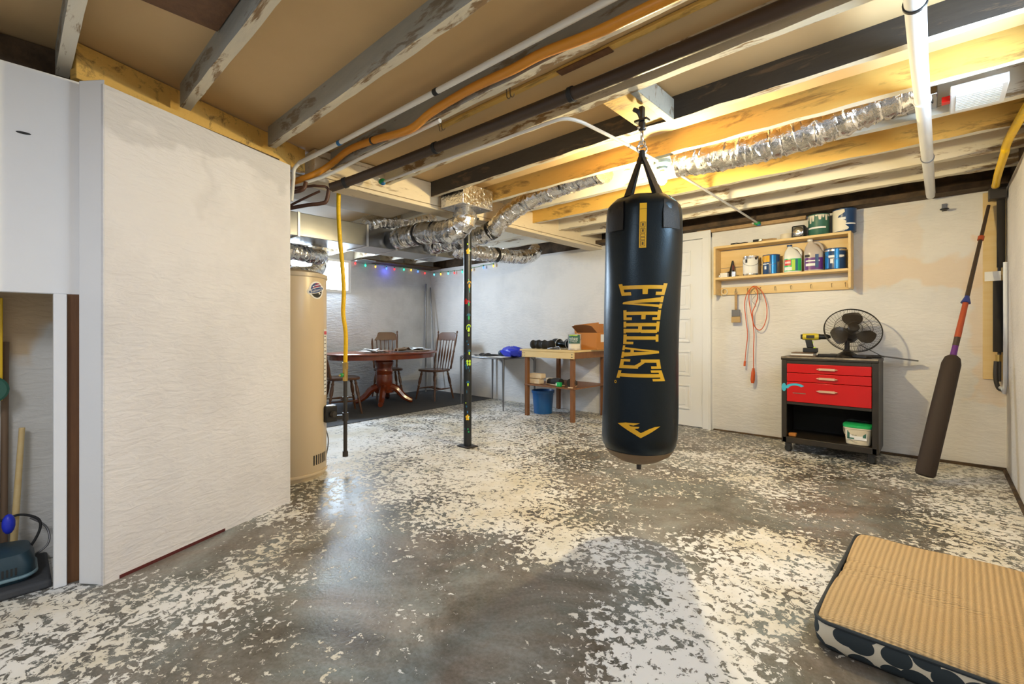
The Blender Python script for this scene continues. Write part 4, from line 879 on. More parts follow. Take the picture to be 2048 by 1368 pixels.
# top of the shelf
zt = SZ1+.001
t = can(-.79, 4.955, zt, .082, .185, 'can_green', 'dark green paint can with white paint drips on top of the shelf', [(-1.2, .7, .30, .38, 'label_white', 'label_panel', 'pale wavy stripe')], handle=False)
va = math.atan2(-4.955, .79)
q = MB()
for k in range(9):
    u = -1.5+k*.32; wd = random.uniform(.10, .20); dz = random.uniform(.05, .42); e = .0825
    q.grid(lambda a, b_: Vector((e*math.cos(va+u+wd*(a-.5)*2*(1-.5*b_)), e*math.sin(va+u+wd*(a-.5)*2*(1-.5*b_)), .182-dz*.185*b_)), 4, 4)
part(q.build('paint_drip', 'paint_drip', t), 'cream paint drips from the rim')
t = can(-.60, 4.955, zt, .086, .20, 'navy', 'dark blue paint can half covered in cream paint, right end of shelf top', [(-.1, 1.1, .30, .36, 'label_white', 'label_panel', 'pale stripe'), (-.5, .1, .52, .62, 'label_white', 'label_panel', 'white number')], handle=False)
va = math.atan2(-4.955, .60); q = MB(); e = .0865
q.grid(lambda a, b_: Vector((e*math.cos(va-1.6+(1.55+.35*math.sin(7*b_)+.2*math.sin(17*b_))*a), e*math.sin(va-1.6+(1.55+.35*math.sin(7*b_)+.2*math.sin(17*b_))*a), .005+.19*b_)), 10, 14)
part(q.build('paint_spill', 'paint_drip', t), 'cream paint spilled down the left side')
tp = thing('tape_roll', (-1.045, 4.95, zt), 'cream tape roll on top of the shelf', 'tape')
MB().lathe([(.025, 0), (.05, 0), (.052, .004), (.052, .046), (.05, .05), (.025, .05), (.025, 0)]).build('roll', 'cream_plastic', tp)
tb = thing('headlamp_box', (-.94, 4.95, zt), 'dark round case beside the green can on top of the shelf', 'case')
MB().box((-.055, -.05, 0), (.05, .05, .11)).build('case_body', 'black_plastic', tb, bevel=.012); MB().lathe([(.0, 0), (.035, .0), (.042, .01), (.03, .016), (0, .012)], n=20).build('lens', 'chrome', tb)
tb.children[1].rotation_euler = (PI/2, 0, 0); tb.children[1].location = (.0, -.052, .05)
def brush(x, y, z, rz, mt, label, L_=.22):
    t = thing('paint_brush', (x, y, z), label, 'brush', rz=rz)
    MB().turned((0, 0, .012), (L_*.6, 0, .014), [(0, .006), (.3, .011), (.7, .008), (1, .012)]).build('handle', mt, t)
    MB().box((L_*.6, -.022, .004), (L_*.75, .022, .026)).build('ferrule', 'steel_dark', t, bevel=.002); MB().box((L_*.75, -.024, .003), (L_, .024, .025)).build('bristles', 'cloth_black', t, bevel=.003)
    return t
brush(-1.38, 4.94, zt, PI-.15, 'black_plastic', 'black handled brush lying at the left on top of the shelf', .16)
brush(-1.36, 4.98, zt+.001, .1, 'green_plastic', 'green handled tool lying on top of the shelf', .2)
brush(-1.12, 4.915, zt, PI+.05, 'raw_wood', 'wooden handled brush beside the tape roll on the shelf top', .2)
# small shelf things
t = thing('caulking_gun', (-1.54, 4.97, zs), 'dark clamp tool standing at the left end of the lower shelf board', 'tool')
MB().turned((0, 0, 0), (.01, 0, .17), [(0, .028), (.4, .024), (.75, .015), (1, .008)]).build('tool_body', 'black_plastic', t); MB().bar((.0, 0, .06), (-.12, .01, .03), .018, .018).build('lever', 'black_plastic', t); MB().box((.014, -.03, .07), (.03, -.01, .12)).build('trigger', 'maroon', t)
tag(MB().box((-1.63, 4.90, zs), (-1.56, 4.95, zs+.045)).build('small_box', 'paper', bevel=.002), 'small pale box at the front left of the lower shelf board', 'box')
tag(MB().lathe([(.02, 0), (.022, .002), (.022, .05), (0, .05)], c=(-1.50, 4.91, zs)).build('metal_cup', 'can_steel'), 'small metal cup beside the pale box on the shelf', 'cup')
tag(MB().lathe([(.02, 0), (.024, .01), (.02, .03), (0, .034)], c=(-1.645, 4.93, zs), n=16).build('glass_jar', 'chrome'), 'tiny shiny jar in the left corner of the shelf', 'jar')
# hanging brush
t = thing('hanging_brush', (-1.50, 4.975, 1.45), 'wide old paint brush hanging from the peg rail', 'brush')
MB().box((-.012, -.008, -.19), (.012, .008, -.02)).build('handle', 'raw_wood', t, bevel=.004)
MB().box((-.04, -.012, -.26), (.04, .012, -.19)).build('ferrule', 'steel_dark', t, bevel=.004); MB().box((-.042, -.014, -.32), (.042, .014, -.26)).build('bristles', 'bristle', t, bevel=.004)
torus(MB(), (0, 0, -.01), .012, .0025, (0, 1, 0)).build('hanging_loop', 'steel_dark', t)
tag(torus(MB(), (-1.625, 5.01, 1.45), .03, .006, (0, 1, 0)).build('tape_ring', 'cream_plastic'), 'cream tape ring hanging at the left end of the peg rail', 'tape')
tag(MB().sweep([(-1.285, 4.99, 1.44), (-1.29, 4.99, 1.36), (-1.275, 4.99, 1.35), (-1.27, 4.99, 1.43)], .002, 6).build('wire_loop', 'steel_dark'), 'thin wire loop on the peg rail right of the orange cord', 'wire')
# extension cord
ec = thing('extension_cord', (-1.37, 4.98, 1.45), 'orange extension cord looped over the peg rail', 'cord')
o0 = Vector((-1.37, 4.98, 1.45))
def wp(px, py, y=4.98):
    u = px-1024; dx = u*C_-924*S_; dy = u*S_+924*C_; t = y/dy; return Vector((t*dx, y, H+t*(661-py)))-o0
P1 = [(1490, 722), (1492, 700), (1495, 670), (1492, 640), (1489, 610), (1493, 590), (1503, 575), (1512, 573), (1525, 585), (1533, 610), (1533, 635), (1526, 655), (1517, 660), (1508, 650), (1502, 625), (1498, 600), (1499, 582), (1505, 574), (1513, 578), (1515, 595), (1510, 612), (1505, 625), (1506, 645), (1508, 670), (1507, 700), (1507, 740)]
MB().sweep(smooth_path([wp(a, b_, 4.985-.0008*i) for i, (a, b_) in enumerate(P1)], 5), .0042, 8).build('cord', 'cord_orange', ec)
MB().bar(wp(1490, 722, 4.98), wp(1489, 732, 4.98), .02, .018).build('plug', 'cord_orange', ec, bevel=.004)
MB().turned(wp(1507, 736, 4.965), wp(1505, 766, 4.965), [(0, .010), (.3, .018), (.8, .020), (1, .014)]).build('socket_end', 'cord_orange', ec)
tag(MB().sweep(smooth_path([wp(1508+4*math.sin(k), 582+k*4, 4.965)+o0 for k in range(9)], 3), .0022, 6).build('wire_tie', 'steel_dark'), 'twisted grey wire hanging inside the orange cord loop', 'wire')

# ------------------------------------------------------------------ tool cart
ct_ = thing('tool_cart', (-.668, 4.76, 0), 'rolling black metal tool cart with three red drawers under the fan', 'tool cart')
W2, D2, B0, T0 = .332, .21, .082, .825
for sx in (-1, 1):
    MB().box((sx*W2-(.04 if sx > 0 else 0), -D2, B0), (sx*W2+(.04 if sx < 0 else 0), -D2+.03, T0-.03)).build('front_post', 'cart_black', ct_, bevel=.004)
    MB().box((sx*W2-(.008 if sx > 0 else 0), -D2+.03, B0), (sx*W2+(.008 if sx < 0 else 0), D2, T0-.03)).build('side_panel', 'cart_black', ct_)
MB().box((-W2+.008, D2-.008, B0+.03), (W2-.008, D2, T0-.03)).build('back_panel', 'cart_inside', ct_)
MB().box((-W2-.004, -D2-.006, T0-.03), (W2+.004, D2, T0)).build('top_panel', 'cart_black', ct_, bevel=.005)
part(MB().box((-W2, -D2-.009, T0-.012), (W2, -D2-.005, T0+.002)).build('top_edge', 'worn_edge', ct_, bevel=.001), 'top edge worn to bare metal')
MB().box((-W2+.008, -D2, B0), (W2-.008, D2-.01, B0+.05)).build('bottom_tray', 'cart_black', ct_, bevel=.004)
for z0, z1 in ((.765, T0-.03), (.415, .438)): MB().box((-W2+.04, -D2+.002, z0), (W2-.04, -D2+.02, z1)).build('crossbar', 'cart_black', ct_, bevel=.002)
MB().box((-W2+.04, -D2+.03, .43), (W2-.04, D2-.012, .436)).build('divider', 'cart_inside', ct_)
for i, (z0, z1) in enumerate(((.690, .765), (.614, .686), (.44, .610))):
    dr = MB().box((-W2+.042, -D2-.004, z0), (W2-.042, -D2+.16, z1)).build('drawer', 'red_paint', ct_, bevel=.003)
    zc = (z0+z1)/2 if i < 2 else .545
    q = MB().box((-.055, -D2-.022, zc-.009), (.055, -D2-.014, zc+.009)).cyl((-.055, -D2-.018, zc), (-.075, -D2-.012, zc), .008, .001, 8).cyl((.055, -D2-.018, zc), (.075, -D2-.012, zc), .008, .001, 8)
    q.box((-.045, -D2-.015, zc-.004), (-.035, -D2-.004, zc+.004)).box((.035, -D2-.015, zc-.004), (.045, -D2-.004, zc+.004))
    part(q.build('handle', 'handle_peach', dr, bevel=.002), 'coppery metal handle')
    if i == 2:
        q = MB()
        for k in range(12):
            a0_, a1_ = PI*.95-k*.19, PI*.95-(k+1)*.19; f = lambda a, r: (-.225+r*math.cos(a)*1.1, -D2-.0045, .545+r*math.sin(a)*.7)
            q.add([f(a0_, .05), f(a1_, .05), f(a1_, .076), f(a0_, .076)], [(0, 1, 2, 3)])
        part(q.build('spray_mark', 'blue_spray', dr), 'pale blue arc of sprayed paint')
        part(MB().box((-.245, -D2-.006, .512), (-.15, -D2-.004, .519)).build('scratch', 'worn_edge', dr), 'bright scratch')
tg = MB(); tg.lathe([(0, 0), (.022, 0), (.022, .002), (0, .002)], n=20, c=(0, 0, 0)); o = tg.build('spray_spot', 'blue_spray', ct_); o.rotation_euler = (PI/2, 0, 0); o.location = (-W2+.02, -D2-.0005, .56); o.scale = (.8, 1.6, 1); part(o, 'blue paint spot on the left post')
for sx in (-1, 1):
    for sy in (-1, 1):
        x, y = sx*(W2-.045), sy*(D2-.045)
        cs = MB().box((x-.022, y-.016, .05), (x+.022, y+.016, .084)).box((x-.018, y-.014, .02), (x-.014, y+.014, .06)).box((x+.014, y-.014, .02), (x+.018, y+.014, .06)).build('caster', 'dark_iron', ct_)
        MB().cyl((x-.006, y-.015, .028), (x+.006, y+.013, .028), .028, n=20).build('wheel', 'black_rubber', cs, bevel=.004)
# things in the cart
bk = thing('mortar_tub', (-.47, 4.66, B0+.051), 'cream square tub with green lid and dark label in the tool cart', 'bucket')
MB().lathe([(.075, 0), (.08, .005), (.092, .125), (.097, .128), (.097, .14), (0, .14)], n=32, sq=4).build('tub_body', 'cream_plastic', bk)
MB().lathe([(.098, .138), (.101, .142), (.101, .158), (.09, .163), (0, .163)], n=32, sq=4).build('lid', 'green_plastic', bk)
bva = math.atan2(-4.66, .47)
q = MB().box((-.07, -.0905, .03), (.06, -.0895, .105)); o = q.build('label_panel', 'label_white', bk); o.rotation_euler = (-.09, 0, 0); o.location = (0, -.002, .006)
q = MB().box((-.066, -.092, .034), (-.05, -.091, .10)).box((-.066, -.092, .034), (-.02, -.091, .045)).box((.035, -.092, .05), (.056, -.091, .10)); o = q.build('label_corner', 'can_green', bk); o.rotation_euler = (-.09, 0, 0); o.location = (0, -.002, .006)
q = MB(); text_flat(q, 'Simply', .022, lambda u, v: Vector((u-.008, -.0925, .088+v))); text_flat(q, '21 oz', .014, lambda u, v: Vector((u-.02, -.0925, .066+v))); o = q.build('label_text', 'label_black', bk); o.rotation_euler = (-.09, 0, 0); o.location = (0, -.002, .006)
P = [(.10*math.cos(PI+PI*k/12)*1, -.02-.075*math.sin(PI*k/12), .13-.10*math.sin(PI*k/12)) for k in range(7)]
MB().sweep(P, .002, 6).build('handle', 'steel_dark', bk)
tag(MB().box((-.955, 4.59, B0+.051), (-.90, 4.64, B0+.078)).build('sanding_block', 'cardboard', bevel=.004), 'small orange block in the bottom left corner of the tool cart', 'block')
tag(MB().sweep(smooth_path([(-.55, 4.72, B0+.222), (-.51, 4.70, B0+.232), (-.46, 4.72, B0+.222), (-.42, 4.69, B0+.229), (-.39, 4.71, B0+.222)], 4), .009, 8).build('cable_bundle', 'black_rubber'), 'dark cable bundle on the green tub lid', 'cable')
# tray + drill
tag(MB().box((-.95, 4.62, T0+.003), (-.76, 4.80, T0+.010)).box((-.945, 4.625, T0+.010), (-.78, 4.79, T0+.026), 1).box((-.94, 4.62, T0+.026), (-.775, 4.785, T0+.034)).build('sandpaper_stack', ['leather_brown', 'paper'], bevel=.001), 'low stack of papers and boards at the left of the tool cart top', 'papers')
dt = thing('cordless_drill', (-.80, 4.70, T0+.036), 'yellow and black cordless drill on the paper stack', 'drill', rz=.12)
MB().box((-.065, -.03, 0), (.045, .03, .038)).build('battery', 'black_plastic', dt, bevel=.005)
MB().prism([(-.035, .038), (.015, .038), (.0, .11), (-.05, .11)], -.018, .018, axis='y').build('grip', 'black_plastic', dt, bevel=.006)
MB().turned((-.075, 0, .135), (.05, 0, .135), [(0, .022), (.1, .028), (.8, .030), (1, .026)], n=18).build('motor_housing', 'drill_yellow', dt)
MB().turned((.05, 0, .135), (.135, 0, .135), [(0, .026), (.2, .022), (.7, .022), (1, .010)], n=16).build('chuck', 'black_plastic', dt)
MB().box((-.082, -.026, .115), (-.066, .026, .155)).build('end_cap', 'black_plastic', dt, bevel=.004)
part(MB().ball((.02, -.014, .035), .012).build('lime_button', 'drill_lime', dt), 'bright lime button')
part(MB().box((-.04, -.0305, .122), (.02, -.029, .148)).build('side_panel', 'label_black', dt), 'black panel on the housing')
MB().prism([(-.005, .09), (.012, .095), (.008, .075)], -.008, .008, axis='y').build('trigger', 'drill_lime', dt)
# fan
ff = thing('desk_fan', (-.56, 4.77, T0), 'black desk fan with round wire cage on the tool cart', 'fan')
MB().bar((-.20, -.04, .012), (.22, .06, .012), .055, .022).bar((-.12, .13, .012), (.16, -.14, .012), .05, .020).lathe([(.085, .0), (.07, .025), (.03, .05), (.025, .06)], n=24).build('base', 'fan_black', ff, bevel=.004)
MB().cyl((0, 0, .05), (0, .01, .20), .020, .016).build('stem', 'fan_black', ff)
fc = Vector((-.517, 4.72, 1.052))-Vector((-.56, 4.77, T0))
fn_dir = Vector((.24, -.82, .44)).normalized(); fu = Vector((0, 0, 1)).cross(fn_dir).normalized(); fv = fn_dir.cross(fu)
FT = Matrix((( fu.x, fv.x, fn_dir.x, fc.x), (fu.y, fv.y, fn_dir.y, fc.y), (fu.z, fv.z, fn_dir.z, fc.z), (0, 0, 0, 1)))
def ft(mb): mb.v = [tuple(FT @ Vector(v)) for v in mb.v]; return mb
FR = .198
q = MB(); torus(q, (0, 0, 0), FR, .0045, (0, 0, 1), n=60); torus(q, (0, 0, .014), FR*.985, .002, (0, 0, 1), n=60); torus(q, (0, 0, .045), .06, .002, (0, 0, 1), n=30); torus(q, (0, 0, .036), .13, .0018, (0, 0, 1), n=40); torus(q, (0, 0, -.036), .13, .0018, (0, 0, 1), n=40); ft(q).build('cage_ring', 'fan_black', ff)
q = MB()
for k in range(90):
    a = 2*PI*k/90; c, s = math.cos(a), math.sin(a); b2 = a+.12; c2, s2 = math.cos(b2), math.sin(b2)
    q.sweep([(FR*c, FR*s, .0), (.17*math.cos(a+.04), .17*math.sin(a+.04), .026), (.12*math.cos(a+.08), .12*math.sin(a+.08), .038), (.04*c2, .04*s2, .047)], .0010, 4)
    if k % 2 == 0: q.sweep([(FR*c, FR*s, .0), (.16*c, .16*s, -.03), (.06*c, .06*s, -.048)], .0010, 4)
part(ft(q).build('wire_cage', 'fan_black', ff), 'fine radial cage wires')
ft(MB().lathe([(0, .046), (.036, .046), (.040, .052), (.034, .060), (0, .063)], n=28)).build('front_badge', 'fan_black', ff)
ft(MB().lathe([(.03, -.15), (.05, -.14), (.058, -.10), (.055, -.05), (0, -.045)], n=24)).build('motor_housing', 'fan_black', ff)
ft(MB().lathe([(0, .03), (.025, .028), (.032, .0), (.032, -.02)], n=24)).build('hub', 'fan_blade', ff)
for k in range(3):
    a0_ = PI*.44+k*2*PI/3; q = MB()
    def f(u, v):
        r = .028+.135*u; hw = .16+.50*math.sin(PI*min(1, .12+u*.80))**.8; a = a0_+.18*u+(v-.5)*2*hw; return Vector((r*math.cos(a), r*math.sin(a), .016-.030*v+.004))
    q.grid(f, 10, 8); k0 = len(q.v); q.grid(lambda u, v: f(u, v)-Vector((0, 0, .003)), 10, 8)
    part(ft(q).build('blade', 'fan_blade', ff, smooth=80), 'dark brown fan blade')
q = MB(); q.sweep(smooth_path([fc+Vector((.04, .06, -.12)), fc+Vector((.12, .06, -.17)), fc+Vector((.19, .10, -.215)), Vector((.24, .10, .006))], 5), .003, 6); q.build('power_cord', 'black_rubber', ff)
tag(MB().bar((-.34, 4.86, T0+.014), (-.12, 4.96, T0-.02), .045, .012).build('putty_knife', 'steel_dark', bevel=.002), 'flat dark blade sticking out past the right end of the tool cart top', 'tool')

# ------------------------------------------------------------------ long padded pole leaning in the corner
bp0, bp1 = Vector((-.075, 4.20, 0)), Vector((.285, 4.99, 2.0)); dv = bp1-bp0
t = thing('padded_pole', bp0, 'long brown padded tube with slim rod and rust-red grip leaning on the back wall', 'pole')
pd = lambda a, b_, r0, r1, n=18: MB().cyl(dv*a, dv*b_, r0, r1, n)
MB().turned(dv*.03, dv*.435, [(0, .046), (.02, .055), (.5, .056), (.93, .053), (.98, .043), (1, .025)], n=22).build('padded_sleeve', 'brown_foam', t)
MB().turned(dv*.425, dv*.475, [(0, .020), (1, .017)]).build('purple_collar', 'purple', t)
pd(.47, .50, .018, .018).build('rod_section', 'pipe_brown_dark', t)
part(pd(.50, .63, .019, .016).build('grip', 'grip_red', t), 'rust-red wrapped grip')
pd(.625, .65, .028, .012).build('blue_ferrule', 'blue_cap', t)
pd(.65, .995, .014, .010).build('rod', 'pipe_brown_dark', t)
pd(.86, .875, .018, .018).build('red_ring', 'grip_red', t)

# ------------------------------------------------------------------ pet bed
pb = thing('pet_bed', (.022, 2.245, 0), 'thick tan corduroy pet bed with navy oval-print sides on the floor at lower right', 'pet bed', rz=-.03)
hx, hy, hz = .318, .45, .105
def rrect(hx, hy, r, n=8):
    out = []
    for cx, cy, a in ((hx-r, hy-r, 0), (-hx+r, hy-r, PI/2), (-hx+r, -hy+r, PI), (hx-r, -hy+r, 1.5*PI)):
        for k in range(n+1): b_ = a+PI/2*k/n; out.append((cx+r*math.cos(b_), cy+r*math.sin(b_)))
    return out
def edge_dent(x, y): return (x+(.010*math.exp(-((y-.02)/.16)**2) if x < 0 else 0), y+.006*math.sin(9*x))
q = MB(); rings = []
for s_, z in ((.955, .004), (.985, .02), (1.0, .055), (.995, .08), (.975, hz-.012)):
    rings.append([(*edge_dent(x*s_, y*s_), z) for x, y in rrect(hx, hy, .05)])
n = len(rings[0]); q.add([p for r in rings for p in r], [(i*n+j, i*n+(j+1) % n, (i+1)*n+(j+1) % n, (i+1)*n+j) for i in range(4) for j in range(n)]+[tuple(range(n-1, -1, -1))])
part(q.build('side_band', 'oval_print', pb, smooth=60), 'navy side band with pale oval outlines')
q = MB(); base = rrect(hx, hy, .05); N_ = 26; vs = []
crease = lambda x, y: -.014*math.exp(-((y+.05+.25*(x+.1))/.012)**2)*(1 if x < .1 else .3) - .012*math.exp(-((y-.03+.3*(x+.1))/.010)**2)*(1 if x < .05 else .2) - .006*math.exp(-((y+.13+.2*x)/.014)**2)*(1 if x < 0 else .2)
def top(u, v):
    x = (u*2-1); y = (v*2-1); ex = 1-abs(x)**6; ey = 1-abs(y)**6
    # squircle map
    X = x*hx*.985*math.sqrt(max(0, 1-.06*y**8)); Y = y*hy*.985*math.sqrt(max(0, 1-.06*x**8))
    z = hz-.012+.028*(max(0, ex*ey))**.35+crease(X, Y)+.003*math.sin(14*X+3)*math.sin(11*Y); X, Y = edge_dent(X, Y); return Vector((X, Y, z))
q.grid(top, 60, 80); part(q.build('cushion_top', 'corduroy', pb, smooth=80), 'tan ribbed corduroy top')
P = [Vector((*edge_dent(x*.985, y*.985), hz-.010)) for x, y in rrect(hx, hy, .045)]; P.append(P[0]); MB().sweep(P, .0065, 8).build('piping', 'bed_navy', pb)
part(MB().box((-hx-.004, -.34, .03), (-hx+.004, -.28, .075)).build('care_tag', 'paper', pb), 'white care tag')

# ------------------------------------------------------------------ dining corner
tbx, tby = -5.88, 3.66
dt = thing('dining_table', (tbx, tby, 0), 'oval cherry wood pedestal dining table on the dark carpet', 'table')
ea, eb = .56, .86
def ell(s, z, n=48): return [(ea*s*math.cos(2*PI*k/n), eb*s*math.sin(2*PI*k/n), z) for k in range(n)]
def loft(rings, caps=True):
    q = MB(); n = len(rings[0]); q.add([p for r in rings for p in r], [(i*n+j, i*n+(j+1) % n, (i+1)*n+(j+1) % n, (i+1)*n+j) for i in range(len(rings)-1) for j in range(n)]+([tuple(range(n-1, -1, -1)), tuple((len(rings)-1)*n+j for j in range(n))] if caps else [])); return q
loft([ell(.985, .715), ell(1, .722), ell(1, .735), ell(.985, .742)]).build('tabletop', 'cherry', dt)
loft([ell(.93, .655), ell(.93, .715)]).build('apron', 'cherry', dt)
for sy in (-1, 1): MB().box((ea*.60, sy*.30-.004, .656), (ea*.93*.90, sy*.30+.004, .7145)).build('leaf_seam', 'label_black', dt)
MB().lathe([(.13, .16), (.135, .18), (.10, .205), (.10, .24), (.115, .27), (.12, .38), (.115, .42), (.122, .43), (.115, .44), (.122, .455), (.115, .465), (.11, .52), (.13, .56), (.135, .60), (.12, .62), (.12, .655)], n=32).build('pedestal', 'cherry', dt)
for k in range(4):
    a = PI/4+k*PI/2+.1; c, s = math.cos(a), math.sin(a); T = Matrix(((c, -s, 0, 0), (s, c, 0, 0), (0, 0, 1, 0), (0, 0, 0, 1)))
    pts = smooth_path([(.08, 0, .24), (.18, 0, .20), (.27, 0, .10), (.36, 0, .045), (.40, 0, .038)], 4)
    q = MB(); q.sweep([T @ p for p in pts], [.055-.022*i/(len(pts)-1) for i in range(len(pts))], 8); q.build('foot', 'cherry', dt)
# papers on the table
random.seed(11)
def paper_pile(cx, cy, z, n, mats, name, label, cat, s=.16, parts_=True):
    t = thing(name, (cx, cy, z), label, cat)
    for i in range(n):
        a = random.uniform(0, PI); c, s_ = math.cos(a), math.sin(a); ox, oy = random.uniform(-s*.6, s*.6), random.uniform(-s, s)
        q = MB(); ph = random.uniform(0, 6); zz_ = .002+i*.006; amp = random.uniform(.004, .014)
        f = lambda u, v: Vector((ox+((u-.5)*.20)*c-((v-.5)*.26)*s_, oy+((u-.5)*.20)*s_+((v-.5)*.26)*c, zz_+amp*(1+math.sin(5*u+ph)*math.cos(4*v+ph))))
        q.grid(f, 6, 6); q.grid(lambda u, v: f(u, v)-Vector((0, 0, .0015)), 6, 6); q.build('sheet', mats[i % len(mats)], t, smooth=70)
    return t
paper_pile(-5.72, 3.38, .743, 6, ['paper', 'paper', 'label_white', 'leather_brown'], 'paper_pile', 'crumpled white papers at the left end of the dining table', 'papers', s=.10)
paper_pile(-5.86, 4.20, .743, 6, ['paper', 'label_white', 'leather_brown', 'paper'], 'paper_pile', 'crumpled white papers at the right end of the dining table', 'papers', s=.10)
t = thing('work_gloves', (-5.90, 3.92, .743), 'pair of tan crumpled gloves between the paper piles on the dining table', 'gloves')
for dx in (0, .09):
    q = MB()
    q.sweep(smooth_path([(dx, -.08, .02), (dx+.01, 0, .026), (dx, .06, .03)], 3), .024, 10, flat=.7)
    for k in range(4): q.sweep(smooth_path([(dx-.018+.012*k, .05, .03), (dx-.022+.015*k, .085, .045+.01*(k % 2)), (dx-.02+.014*k, .12, .03)], 3), .007, 8)
    q.sweep([(dx+.02, 0, .03), (dx+.045, .035, .035)], .008, 8); q.build('glove', 'leather_brown', t)
pl = thing('placemat_stack', (-5.66, 3.86, .7432), 'flat dark magazines lying on the dining table', 'magazines')
MB().box((-.12, -.16, 0), (.11, .15, .006)).build('magazine', 'cloth_black', pl); MB().box((-.08, .10, .006), (.10, .36, .011)).build('magazine', 'leather_brown', pl)

def turned_leg(p0, p1, r=.018): return MB().turned(p0, p1, [(0, r*.75), (.08, r*.8), (.12, r*1.15), (.16, r*.8), (.30, r*1.25), (.42, r*1.2), (.50, r*.75), (.54, r*1.1), (.58, r*.75), (.75, r*.95), (.9, r*.7), (1, r*.6)], n=12)
def make_chair():
    t = thing('dining_chair', (0, 0, 0), '', 'chair', group='turned wooden dining chairs')
    s = MB(); pts = []
    for k in range(32):
        a = 2*PI*k/32; q = 1/((abs(math.cos(a))**4+abs(math.sin(a))**4)**.25); pts.append((.205*q*math.cos(a)*(1.06 if math.sin(a) > 0 else .94), .20*q*math.sin(a)))
    q = loft([[(x*.96, y*.96, .425) for x, y in pts], [(x, y, .432) for x, y in pts], [(x, y, .448) for x, y in pts], [(x*.97, y*.97, .456) for x, y in pts], [(x*.5, y*.5, .449) for x, y in pts]])
    q.build('seat', 'chair_wood', t)
    feet = []
    for sx in (-1, 1):
        for sy in (-1, 1):
            a, b_ = Vector((sx*.14, sy*.13, .43)), Vector((sx*.20, sy*.20, 0)); turned_leg(a, b_).build('leg', 'chair_wood', t); feet.append((sx, sy, a.lerp(b_, .62)))
    def f(sx, sy): return [p for a, b_, p in feet if a == sx and b_ == sy][0]
    for sx in (-1, 1): MB().turned(f(sx, -1), f(sx, 1), [(0, .007), (.3, .010), (.5, .015), (.7, .010), (1, .007)], n=10).build('stretcher', 'chair_wood', t)
    MB().turned((f(-1, -1)+f(-1, 1))/2, (f(1, -1)+f(1, 1))/2, [(0, .007), (.3, .010), (.5, .015), (.7, .010), (1, .007)], n=10).build('stretcher', 'chair_wood', t)
    for sx in (-1, 1):
        MB().turned((sx*.175, -.165, .45), (sx*.205, -.285, 1.04), [(0, .013), (.05, .017), (.12, .012), (.2, .018), (.35, .016), (.42, .012), (.46, .018), (.5, .013), (.7, .017), (.88, .016), (.92, .010), (.955, .016), (.985, .013), (1, .003)], n=12).build('back_post', 'chair_wood', t)
    for k in range(5):
        x = -.11+k*.055; MB().turned((x, -.17, .45), (x*1.12, -.262, .90), [(0, .006), (.2, .007), (.45, .015), (.55, .014), (.75, .007), (1, .006)], n=8).build('spindle', 'chair_wood', t)
    r = MB(); up = Vector((0, -.2, .98)).normalized()
    pr = [(-.195, 0), (-.14, -.012), (-.10, .0), (-.05, -.010), (.05, -.010), (.10, .0), (.14, -.012), (.195, 0), (.195, .085), (.15, .115), (.12, .125), (-.12, .125), (-.15, .115), (-.195, .085)]
    y0 = -.254; z0 = .895
    r.add([Vector((x, y0-.018*(1-(x/.2)**2), z0))+up*h_ for x, h_ in pr]+[Vector((x, y0-.018*(1-(x/.2)**2)-.018, z0))+up*h_ for x, h_ in pr], [tuple(range(14)), tuple(range(27, 13, -1))]+[(i, (i+1) % 14, (i+1) % 14+14, i+14) for i in range(14)])
    r.build('crest_rail', 'chair_wood', t, bevel=.003)
    return t
ch0 = make_chair()
chs = [((-5.57, 2.86, .006), -.30, 'turned wooden dining chair beside the water heater, left of the table'),
       ((-6.30, 3.98, .006), -1.95, 'turned wooden dining chair behind the table against the window wall'),
       ((-5.66, 4.40, .006), PI+.12, 'turned wooden dining chair at the right end of the table, nearest the corner')]
for i, (l_, rz, lb2) in enumerate(chs):
    o = ch0 if i == 0 else copy_tree(ch0)
    o.location = l_; o.rotation_euler = (0, 0, rz); o['label'] = lb2
# tubes leaning in the corner
for (p, q_, r, lb2) in (((-6.42, 4.80, .006), (-6.55, 4.90, 1.86), .016, 'upright grey metal tube leaning in the far corner'), ((-6.20, 4.84, .006), (-6.53, 4.98, 1.80), .012, 'slanting thin grey metal tube leaning in the far corner')):
    tag(MB().cyl(p, q_, r).build('metal_tube', 'steel_dark'), lb2, 'tube')
# string of coloured lights
ls = [(-6.56, 3.58, 2.10), (-6.56, 3.75, 2.085), (-6.56, 3.925, 2.084), (-6.56, 4.123, 2.075), (-6.56, 4.273, 2.078), (-6.56, 4.456, 2.09), (-6.56, 4.60, 2.095), (-6.56, 4.739, 2.085), (-6.56, 4.886, 2.07), (-6.45, 5.0, 2.045), (-6.28, 5.01, 2.04), (-6.08, 5.01, 2.035), (-5.92, 5.01, 2.03), (-5.72, 5.01, 2.03), (-5.50, 5.01, 2.04), (-5.22, 5.01, 2.055), (-5.0, 5.01, 2.06)]
cols = ['red', 'green', 'amber', 'blue', 'red', 'green', 'amber', 'blue', 'red', 'cyan', 'amber', 'cyan', 'red', 'green', 'amber', 'blue', 'amber']
sl = thing('string_lights', ls[0], 'string of lit coloured bulbs along the top of the walls in the far corner', 'string lights')
L0 = Vector(ls[0]); wire = []
for i in range(len(ls)-1):
    a, b_ = Vector(ls[i])+Vector((0, 0, .018)), Vector(ls[i+1])+Vector((0, 0, .018)); wire += [a, (a+b_)/2-Vector((0, 0, .006))]
wire.append(Vector(ls[-1])+Vector((0, 0, .018)))
MB().sweep([p-L0 for p in wire], .003, 6).build('wire', 'green_paint', sl)
